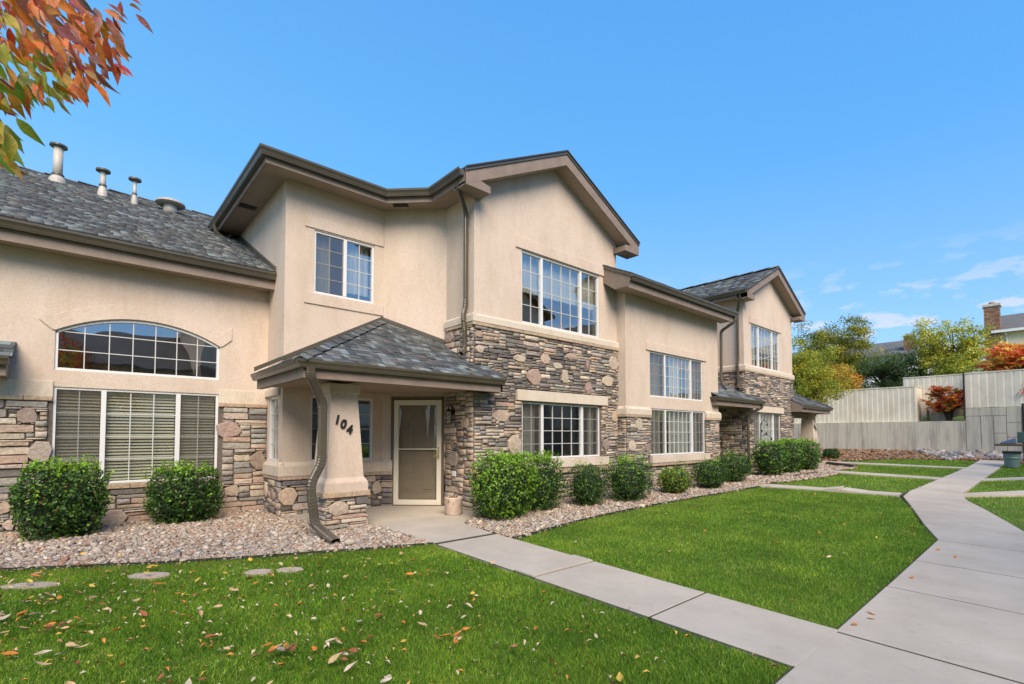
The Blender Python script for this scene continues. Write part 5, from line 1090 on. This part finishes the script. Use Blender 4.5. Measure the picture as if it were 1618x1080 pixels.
def fence_run(lab, fr, u0, u1, z0, z1, bw=.24):
    t = thing('panel_fence', lab, 'fence', fr.P((u0+u1)/2, z0, 0)); u = u0
    while u < u1-.02:
        w_ = min(bw, u1-u); b = MB(); o = rnd.uniform(-.004, .004)
        b.prism([fr.P(u+.003, z0, -.03), fr.P(u+.003, z0, o), fr.P(u+w_*.7, z0, o+.012), fr.P(u+w_-.004, z0, o), fr.P(u+w_-.004, z0, -.03)], [fr.P(u+.003, z1, -.03), fr.P(u+.003, z1, o), fr.P(u+w_*.7, z1, o+.012), fr.P(u+w_-.004, z1, o), fr.P(u+w_-.004, z1, -.03)])
        b.build('fence_board', M['fence'], t); u += w_
    b = MB(); b.fbox(fr, u0, u1, z1, z1+.05, -.05, .03); b.build('top_rail', M['fence'], t)
    for uu in (u0, u1): b = MB(); b.fbox(fr, uu-.03, uu+.03, z0-.1, z1+.06, -.09, -.035); b.build('post', M['fence'], t)
    return t
fence_run('lower beige panel fence above the long retaining wall, left of the sumac', leftside(33.75), -14.5, -5.42, 2.12, 4.0)
fence_run('short return of the beige fence turning back beside the sumac terrace', rightside(33.76) if False else Fr(33.76, 5.40, 1, 0), 0, 1.5, 2.12, 4.0)
fence_run('middle beige panel fence set back behind the red sumac', leftside(35.3), -6.2, -3.5, 2.4, 4.62)
fence_run('tall beige panel fence on the high concrete wall at the right edge', leftside(33.62), -3.44, 6, 2.77, 4.49, .29)
b = MB(); b.tube([(33.5, 3.47, 2.2), (33.5, 3.47, 4.55)], .035, 8); tag(b.build('fence_post', M['black']), 'black metal post at the seam where the tall fence begins', 'post')
def terrace():
    xs = np.array([33.84, 36, 40, 46, 55, 70, 110, 200, 400]); ys = np.concatenate([np.arange(-80, 80, 4.), [150, 300]]); Xg, Yg = np.meshgrid(xs, ys, indexing='ij')
    Z = np.interp(Xg, [33.8, 36, 40, 48, 60, 110, 400], [2.08, 2.2, 2.3, 4.2, 6.2, 7, 9]); v = np.stack([Xg, Yg, Z], -1).reshape(-1, 3); n = len(ys); i, j = np.meshgrid(np.arange(len(xs)-1), np.arange(n-1), indexing='ij'); a = (i*n+j).ravel()
    npmesh('hillside', v, np.stack([a, a+n, a+n+1, a+1], -1), None, M['turf'], kind='structure')
terrace()
b = MB(); b.fbox(leftside(34.6), -4.9, -4.35, 2.05, 2.62, -.3, 0); tag(b.build('utility_box', M['wallconc'], bevel=.02), 'grey utility box on the terrace behind the red sumac', 'utility box')
b = MB(); b.tube([(34.2, 5.0, 2.0), (34.2, 5.0, 2.75)], .06, 8); tag(b.build('wooden_stake', M['wood']), 'dark wooden stake on the terrace left of the red sumac', 'stake')
def brick_stack(parent, name, x0, x1, y0, y1, z0, z1):
    b = MB(); b.box(x0+.02, x1-.02, y0+.02, y1-.02, z0, z1); c = b.build(name, M['mortarl'], parent); me = None
    v, f = [], []; hb = .11; nz = int((z1-z0)/hb)
    B_ = MB(); r = random.Random(4)
    for j in range(nz):
        for fr, a, e_ in ((leftside(x0), -y1, -y0), (front(y0), x0, x1), (rightside(x1), y0, y1)):
            u = a-(.15 if j % 2 else 0)
            while u < e_-.01:
                uu, ue = max(u, a), min(u+.29, e_)
                if ue-uu > .05: B_.fbox(fr, uu+.007, ue-.007, z0+j*hb+.008, z0+(j+1)*hb-.006, -.03, r.uniform(0, .008), jit(r.choice([(.30, .15, .09), (.34, .19, .12), (.24, .12, .08), (.38, .22, .14)])))
                u += .30
    B_.build('brickwork', M['rock'], c, kind='stuff')
    return c
M['mortarl'] = mat('mortar_light', (.32, .28, .24), 1)
H = thing('house', 'cream house with brown roof and tall brick chimney above the right fence', 'house', (48, 0, 4))
brick_stack(H, 'chimney', 48.0, 48.9, 3.0, 3.8, 4, 10.45); b = MB(); b.box(47.93, 48.97, 2.93, 3.87, 10.45, 10.62); b.build('chimney_cap', M['wallconc'], H); b = MB(); b.lathe(48.45, 3.4, [(.16, 10.6), (.16, 10.8)], 12); b.build('flue', M['brick'], H)
b = MB(); b.box(48.3, 56, -9, 3.15, 4, 8.55); b.build('wall', M['siding'], H)
b = MB(); b.prism([(47.9, -9.4, 8.60), (47.9, 3.42, 8.60), (47.9, 3.42, 8.70), (47.9, -9.4, 8.70)], [(52.2, -9.4, 10.3), (52.2, 3.42, 10.3), (52.2, 3.42, 10.42), (52.2, -9.4, 10.42)])
b.prism([(56.5, -9.4, 8.60), (56.5, 3.42, 8.60), (56.5, 3.42, 8.70), (56.5, -9.4, 8.70)], [(52.2, -9.4, 10.3), (52.2, 3.42, 10.3), (52.2, 3.42, 10.42), (52.2, -9.4, 10.42)]); b.build('roof', M['greyroof'], H)
b = MB(); b.box(47.84, 47.9, -9.4, 3.44, 8.52, 8.70); b.build('gutter', M['white'], H); b = MB(); b.poly([(48.32, 3.152, 8.55), (55.98, 3.152, 8.55), (52.2, 3.152, 10.2)]); b.poly([(47.9, 3.13, 8.57), (48.4, 3.13, 8.57), (48.4, -9, 8.57), (47.9, -9, 8.57)]); b.build('gable', M['siding'], H)
b = MB(); b.tube([(48.0, 2.75, 8.5), (48.24, 2.7, 8.2), (48.24, 2.7, 4.5)], .05, 6); b.build('downspout', M['white'], H)
H = thing('house', 'distant white house with a long grey roof and pink brick chimney beyond the trees', 'house', (60, 14, 6))
b = MB(); b.box(60, 68, 9.5, 24, 5.8, 9.2); b.build('wall', M['white'], H)
b = MB(); b.prism([(59.5, 9.1, 9.1), (59.5, 24.5, 9.1), (59.5, 24.5, 9.3), (59.5, 9.1, 9.3)], [(64, 9.1+.8, 11.0), (64, 24.5, 11.0), (64, 24.5, 11.2), (64, 9.1+.8, 11.2)]); b.prism([(68.5, 9.1, 9.1), (68.5, 24.5, 9.1), (68.5, 24.5, 9.3), (68.5, 9.1, 9.3)], [(64, 9.9, 11.0), (64, 24.5, 11.0), (64, 24.5, 11.2), (64, 9.9, 11.2)]); b.build('roof', M['greyroof'], H)
brick_stack(H, 'chimney', 60.3, 61.2, 9.7, 10.5, 6, 11.1); b = MB(); b.box(60.4, 61.1, 9.8, 10.4, 11.1, 11.25); b.build('chimney_cap', M['wallconc'], H)
for y_ in (11.5, 13.5, 16, 19):
    b = MB(); b.box(59.96, 60.02, y_, y_+1, 7.2, 8.5); b.build('window', M['screen2'] if 'screen2' in M else M['black'], H)

# ================================================================== BIN AND STAND (right edge)
t = thing('trash_can', 'grey-green ribbed trash can with a black rim at the right end of the sidewalk', 'bin', (26.3, 1.50, .18))
b = MB(); b.lathe(26.3, 1.46, [(.20, .18), (.21, .2), (.22, .5), (.24, .52), (.24, .56), (.23, .58), (.245, .72)], 28); b.build('bin_body', M['binm'] if 'binm' in M else mat('bin_plastic', (.12, .19, .19), .5), t, smooth=False)
b = MB(); b.lathe(26.3, 1.46, [(.26, .71), (.265, .78), (.24, .80), (.22, .72)], 28); b.build('bin_rim', M['black'], t)
t = thing('utility_stand', 'brown-topped stand with a green box on a pole beside the trash can', 'stand', (26.9, 1.35, .2))
b = MB(); b.box(26.6, 27.2, .6, 1.95, .98, 1.06); b.build('table_top', M['wood'], t, bevel=.01); b = MB(); b.tube([(26.9, 1.15, .1), (26.9, 1.15, 2.6)], .035, 8); b.build('pole', M['black'], t)
b = MB(); b.box(26.75, 27.05, 1.05, 1.32, 1.10, 1.52); b.build('box', M['green'], t, bevel=.02)
b = MB(); b.prism([(26.7, 1.35, 1.065), (26.7, 1.80, 1.065), (27.0, 1.80, 1.065), (27.0, 1.35, 1.065)], [(26.72, 1.37, 1.30), (26.7, 1.78, 1.12), (26.98, 1.75, 1.10), (27.0, 1.37, 1.24)]); tag(b.build('folded_cloth', M['blue'], bevel=.02), 'blue folded cloth lying on the brown-topped stand', 'cloth')
# timber edge in the far bed
b = MB(); z_ = lambda x, y: gz(x, y)
b.prism([(22.5, 6.35, gz(22.5, 6.35)-.05), (21.7, 5.25, gz(21.7, 5.25)-.05), (21.55, 5.35, gz(21.55, 5.35)-.05), (22.35, 6.45, gz(22.35, 6.45)-.05)], [(22.5, 6.35, gz(22.5, 6.35)+.14), (21.7, 5.25, gz(21.7, 5.25)+.14), (21.55, 5.35, gz(21.55, 5.35)+.14), (22.35, 6.45, gz(22.35, 6.45)+.14)])
tag(b.build('landscape_timber', M['wood'], bevel=.01), 'dark landscape timber edging the gravel near the end porch', 'timber')
b = MB(); b.prism([(16.7, 5.62, .05), (18.35, 5.52, .05), (18.35, 5.62, .05), (16.7, 5.72, .05)], [(16.7, 5.62, .18), (18.35, 5.52, .20), (18.35, 5.62, .20), (16.7, 5.72, .18)]); tag(b.build('landscape_timber', M['wood'], bevel=.01), 'dark landscape timber under the tall shrubs of the second block', 'timber')
for (x, y, r_, lab) in ((2.62, 6.05, .07, 'large pale cobble lying in the gravel right of the downspout outlet'), (7.75, 5.72, .055, 'pale cobble on the gravel below the neat dark shrub'), (.75, 9.0, .0, '')):
    if r_:
        v, f = ico(); b = MB(); R = np.random.RandomState(int(x*10)); vv = v*np.array([r_*1.4, r_, r_*.8])*R.uniform(.9, 1.1, (12, 1)); b.v = [(float(a)+x, float(c)+y, float(d)+gz(x, y)+.06) for a, c, d in vv]; b.f = [tuple(int(i) for i in q) for q in f]; b.c = [(.60, .52, .42)]*20
        o = b.build('cobble', M['rock']); sb_ = o.modifiers.new('s', 'SUBSURF'); sb_.levels = 2; sb_.render_levels = 2; tag(o, lab, 'stone')

# ================================================================== OVERHANGING TREE, UPPER LEFT
T = thing('ash_tree', 'autumn tree whose red and orange leaves hang into the upper left corner', 'tree', (-2.3, 3.6, 0))
def leaf_me(seed):
    r = random.Random(seed); v = []; f = []; n = 7; cv = r.uniform(.08, .3); tw = r.uniform(-.5, .5); W = [.02, .10, .15, .165, .145, .10, .045, .0]
    for i in range(n+1):
        x = i/n; z = -cv*x*x; w_ = W[i]*r.uniform(.92, 1.05)*1.05; a = tw*x
        for s_, up in ((-1, .3), (0, 0), (1, .3)): v.append((x, s_*w_*math.cos(a), z+abs(s_)*w_*up+s_*w_*math.sin(a)))
    for i in range(n):
        for j in range(2): k = i*3+j; f.append((k, k+1, k+4, k+3))
    me = unit_me('leaf', (v, f), M['bigleaf']); 
    for p in me.polygons: p.use_smooth = True
    return me
LM = [leaf_me(i) for i in range(8)]
b = MB(); b.tube([(-2.3, 3.6, -.1), (-2.28, 3.62, 1.2), (-2.2, 3.6, 2.4), (-2.25, 3.7, 4.2)], [.13, .11, .09, .05], 12, cap=False); b.build('trunk', M['bark'], T)
bt = MB(); bt.tube([(-2.2, 3.6, 2.4), (-1.3, 3.25, 3.1), (-.55, 3.0, 3.38), (-.1, 2.9, 3.48), (.10, 2.86, 3.60)], [.05, .03, .016, .009, .004], 7, cap=False)
bt.tube([(-.9, 3.1, 3.25), (-.45, 3.05, 3.05), (-.22, 3.02, 2.9)], [.014, .009, .004], 6, cap=False); bt.tube([(-1.3, 3.25, 3.1), (-.7, 3.15, 2.85), (-.35, 3.1, 2.68)], [.016, .009, .004], 6, cap=False)
bt.tube([(-.3, 2.93, 3.43), (-.12, 2.95, 3.30), (.02, 2.95, 3.22)], [.008, .006, .003], 6, cap=False)
bt.build('branch', M['bark'], T)
def hang(px, py, dd, L_, ang, col, k):
    """a leaf near a point of the hanging spray; ang: droop direction in the plane facing the walk"""
    f_ = 778.5; u = (px-809)/f_; w_ = -(py-657.1)/f_; th_ = math.radians(2.2)
    fw = math.cos(th_)-w_*math.sin(th_); x = (VX*fw+VY*u)*dd; y = (VY*fw-VX*u)*dd; z = 1.4+(w_*math.cos(th_)+math.sin(th_))*dd
    d = Vector((VY*math.cos(ang), -VX*math.cos(ang), math.sin(ang)))+Vector((VX, VY, 0))*rnd.uniform(-.45, .45); d.normalize()
    q = Vector((VX, VY, -.5)).normalized(); s_ = d.cross(q).normalized(); n_ = s_.cross(d).normalized(); a = rnd.uniform(-1.1, 1.1); s2 = s_*math.cos(a)+n_*math.sin(a); n2 = d.cross(s2)
    R_ = Matrix((d, s2, n2)).transposed().to_4x4()
    o = bpy.data.objects.new('leaf', LM[k % 8]); COL.objects.link(o); o.color = (*col, 1); o.parent = T; o.matrix_local = Matrix.Translation(Vector((x, y, z))-WORLD[T.name]) @ R_ @ Matrix.Diagonal((L_, L_, L_, 1))
LR, LO, LY, LG_, LP = (.50, .07, .02), (.70, .19, .02), (.60, .38, .03), (.28, .32, .035), (.38, .12, .10)
r = random.Random(5)
for k in range(520):      # the main spray
    a = r.uniform(0, 1); px = r.uniform(-60, 185); py = r.uniform(-40, 155)
    edge = 158-(max(0, px-30)/150)**2*45 if px < 190 else 0
    if py > edge or (px > 120 and py < 12+(px-120)*.3) : 
        continue
    t_ = px/170+ (1-py/150); c = r.choice((LR, LO, LO, LP)) if t_ > .95 else (r.choice((LO, LY, LG_, LY, LG_)) if py > 75 and px < 110 else r.choice((LO, LR, LO, LY)))
    c = tuple(q*r.uniform(.7, 1.25) for q in c); hang(px, py, r.uniform(1.9, 2.9), r.uniform(.08, .12), r.uniform(-1.8, -.45), c, k)
for px, py, an in ((170, 5, -.5), (205, 8, -.45), (215, 22, -.8), (150, 12, -1.1), (178, 25, -1.3), (160, 30, -.9), (190, 2, -1.4), (140, 18, -1.7), (172, 42, -.5), (120, -2, -1.2), (200, -6, -.4), (165, 15, -.4)): hang(px, py, 2.3, r.uniform(.075, .10), an, tuple(q*r.uniform(.6, 1.0) for q in r.choice((LR, LP, LO))), r.randrange(8))
for k in range(44):
    px = r.uniform(-50, 26); py = r.uniform(150, 250)
    if (px > 5 and py < 185) or px > 34-(py-150)*.22: continue
    hang(px, py, r.uniform(2.0, 2.5), r.uniform(.10, .13), r.uniform(-1.5, -.5), tuple(q*r.uniform(.7, 1.1) for q in r.choice((LY, LG_, LY, LO))), k)
hang(4, 168, 2.2, .09, -.6, LP, 2); hang(0, 166, 2.2, .06, .1, LR, 3); hang(-3, 404, 2.4, .03, -.5, LG_, 1)
# the rest of the crown, beside the walk
R = np.random.RandomState(9); n = 1500; u = R.normal(0, 1, (n, 3)); u /= np.linalg.norm(u, axis=1)[:, None]; pos = np.array([-2.7, 2.9, 4.6])+u*np.array([1.1, 1.2, 1.2])*R.uniform(.3, 1, (n, 1)); pos = pos[pos[:, 0] < -.08*pos[:, 1]-.45]
cc_ = np.array([LR, LO, LY, LG_, LP]); leafcloud('crown', pos, np.tile([0, 0, 1.], (len(pos), 1)), .12, cc_[R.randint(0, 5, len(pos))], T, 9, aspect=.42, kind='stuff')

# ================================================================== FALLEN LEAVES
FL = [unit_me('fallen_leaf', x, M['dryleaf']) for x in []]
def fl_me(seed):
    r = random.Random(seed); v = []; f = []; n = 5; cv = r.uniform(.1, .55); W = [.03, .17, .22, .18, .1, .0]; cu = r.uniform(.2, .9); tw = r.uniform(-.7, .7)
    for i in range(n+1):
        x = i/n-.5; z = cv*(x*x)*1.6; w_ = W[i]; a = tw*x
        for s_ in (-1, 0, 1): v.append((x, s_*w_*math.cos(a), z+abs(s_)*w_*cu+s_*w_*math.sin(a)))
    for i in range(n):
        for j in range(2): k = i*3+j; f.append((k, k+1, k+4, k+3))
    me = unit_me('fallen_leaf', (v, f), M['dryleaf'])
    for p in me.polygons: p.use_smooth = True
    return me
FM = [fl_me(200+i) for i in range(10)]
KINDS = [('orange', (.74, .26, .04)), ('tan', (.68, .46, .26)), ('yellow', (.80, .55, .09)), ('red-brown', (.42, .13, .06)), ('pale buff', (.76, .62, .46))]
def drop(x, y, kind, L_, where, dz=0.):
    nm, c = KINDS[kind]; o = bpy.data.objects.new('fallen_leaf', FM[rnd.randrange(10)]); COL.objects.link(o); o.location = (x, y, gz(x, y)+dz); o.rotation_euler = (rnd.gauss(0, .3), rnd.gauss(0, .25), rnd.uniform(0, 6.28)); o.scale = (L_,)*3; o.color = (*jit(c, .2), 1)
    tag(o, '%s fallen leaf lying %s' % (nm, where), 'leaf', '%s fallen leaves %s' % (nm, where))
def spot(x, y):
    if y > 5.4-.55*x+.6: return 'on the front lawn close to the gravel edging'
    if x > 2.3: return 'on the front lawn beside the entrance walk'
    if x < .4: return 'on the left side of the front lawn'
    return 'in the middle of the front lawn' if y > 3.2 else 'on the front lawn nearest the viewer'
r = random.Random(12); cnt = 0
la = np.array(LA)
while cnt < 290:
    x = r.uniform(-1, 3.45); y = r.uniform(1.2, 7.2)
    if not poly_in(LA, np.array([x]), np.array([y]))[0]: continue
    d = x*VX+y*VY; pr = max(.12, 1-(x+.4)*.28)*(1 if y < 5.8 else .7)
    if r.random() > pr: continue
    drop(x, y, r.choices(range(5), (.24, .27, .15, .12, .22))[0], r.uniform(.05, .11), spot(x, y), .05); cnt += 1
for (cx, cy, n) in ((1.02, 3.5, 13), (1.35, 3.1, 8), (-.1, 4.9, 7), (2.0, 2.9, 7)):
    for k in range(n): drop(cx+r.gauss(0, .07), cy+r.gauss(0, .06), r.choice((0, 0, 1, 3, 4)), r.uniform(.06, .10), 'heaped in a clump on the front lawn', .045+.004*k)
for k in range(46):
    x = r.uniform(4.6, 13); y = r.uniform(1.5, 5.2)
    if poly_in(LB, np.array([x]), np.array([y]))[0] and (r.random() < 1.3-x*.06 or y < 3): drop(x, y, r.choices(range(5), (.35, .2, .2, .05, .2))[0], r.uniform(.05, .08), 'on the middle lawn', .034)
for x, y in ((4.85, 1.10), (4.98, 1.14), (6.5, 1.12), (8.2, 1.15), (4.6, 1.16), (7.9, .95)): drop(x, y, 0, .07, 'on the sidewalk edge', .036)
for k in range(30):
    x = r.uniform(-.9, 3.3); y = r.uniform(6.2, 9.0)
    if poly_in(G1, np.array([x]), np.array([y]))[0]: drop(x, y, r.choice((0, 1, 1, 2, 4)), r.uniform(.04, .07), 'on the gravel by the porch', .06)
R = np.random.RandomState(33); n = 1500; x = R.uniform(-1, 3.5, n); y = R.uniform(1.2, 7.2, n); k = poly_in(LA, x, y) & (R.uniform(0, 1, n) < np.clip(1-(x+.3)*.22, .15, 1)*.75); x, y = x[k], y[k]
leafcloud('leaf_litter', np.stack([x, y, gza(x, y)+.042], -1), np.tile([0, 0, 1.], (len(x), 1)), .048, np.array([(.74, .56, .36), (.72, .30, .06), (.78, .68, .50), (.75, .5, .1), (.45, .2, .1)])[R.randint(0, 5, len(x))], None, 33, m='rock', kind='stuff', aspect=.42, fold=.5, spread=.35)
# tiny scraps nobody could count
R = np.random.RandomState(31); n = 3600; x = R.uniform(-1, 3.5, n); y = R.uniform(1.2, 7.2, n); k = poly_in(LA, x, y) & (R.uniform(0, 1, n) < np.clip(1-(x+.3)*.25, .1, 1)); x, y = x[k], y[k]
leafcloud('leaf_litter', np.stack([x, y, gza(x, y)+.04], -1), np.tile([0, 0, 1.], (len(x), 1)), .016, np.array([(.55, .4, .25), (.5, .2, .05), (.6, .5, .35)])[R.randint(0, 3, len(x))], None, 31, m='rock', kind='stuff')

# ================================================================== ROW ACROSS THE WALK (seen mirrored in the panes)
O = thing('townhouse', 'opposite beige townhouse row across the walk, seen only as a reflection in the window panes', 'building', (8, -9, 0))
for (xa, xb, dh) in ((-6.5, -2.2, 0), (4.2, 8.5, 0), (16.6, 21.4, 1.3), (26.0, 30.4, .9)):
    xm = (xa+xb)/2
    b = MB(); b.box(xa, xb, -13, -6.4, -.4, 7.3+dh); b.poly([(xa, -6.399, 7.3+dh), (xb, -6.399, 7.3+dh), (xm, -6.399, 8.55+dh)]); b.build('stucco_wall', M['stucco'], O)
    b = MB(); b.box(xa-.03, xb+.03, -8, -6.36, -.4, 4.6+dh); b.build('stone_wall', M['oppstone'] if 'oppstone' in M else M.setdefault('oppstone', mat('opposite_stone', (.30, .22, .16), .9, (.10, .085, .075), 9, 6, .6, 20, stretch=(1, 1, 3.2))), O)
    for s_ in (-1, 1):
        xe = xm+s_*(xb-xa)/2*1.2
        b = MB(); b.prism([(xe, -6.0, 7.25+dh), (xm, -6.0, 8.6+dh), (xm, -6.0, 8.72+dh), (xe, -6.0, 7.37+dh)], [(xe, -13, 7.25+dh), (xm, -13, 8.6+dh), (xm, -13, 8.72+dh), (xe, -13, 7.37+dh)]); b.build('roof', M['deck'], O)
        b = MB(); b.prism([(xe, -7.37+dh, 7.12+dh), (xm, -7.37+dh, 8.47+dh), (xm, -7.37+dh, 8.72+dh), (xe, -7.37+dh, 7.37+dh)], [(xe, -6.01, 7.12+dh), (xm, -6.01, 8.47+dh), (xm, -6.01, 8.72+dh), (xe, -6.01, 7.37+dh)]); b.build('barge_board', M['fascia'], O)
    for (z0, z1) in ((1.6+dh, 2.9+dh), (5.0+dh, 6.4+dh)):
        b = MB(); b.box(xm-1.25, xm+1.25, -6.35, -6.28, z0-.04, z1+.04); w0 = b.build('window', M['white'], O); b = MB(); b.box(xm-1.2, xm-.62, -6.29, -6.27, z0, z1); b.box(xm-.58, xm+.58, -6.29, -6.27, z0, z1); b.box(xm+.62, xm+1.2, -6.29, -6.27, z0, z1); b.build('pane', M['black'], w0)
b = MB(); b.box(-9, 34, -14, -8.9, -.4, 4.6); b.build('stucco_wall', M['stucco'], O); b = MB(); b.prism([(-9.4, -8.4, 4.5), (-9.4, -12.2, 6.6), (-9.4, -12.2, 6.72), (-9.4, -8.4, 4.62)], [(34, -8.4, 4.5), (34, -12.2, 6.6), (34, -12.2, 6.72), (34, -8.4, 4.62)]); b.build('roof', M['greyroof'], O)
b = MB(); b.box(-9, 34, -8.9, -8.85, -.4, 1.9); b.build('stone_wall', M['oppstone'], O)
tree('ash_tree', 'dark red autumn tree across the walk, mirrored in the arched window', 'tree', .4, -3.4, -.1, 5.2, (1.5, 1.3, 1.5), [(.30, .10, .04), (.2, .07, .04), (.35, .16, .04)], 91, 4000, .12, .09, 20, .6)
flush_records()
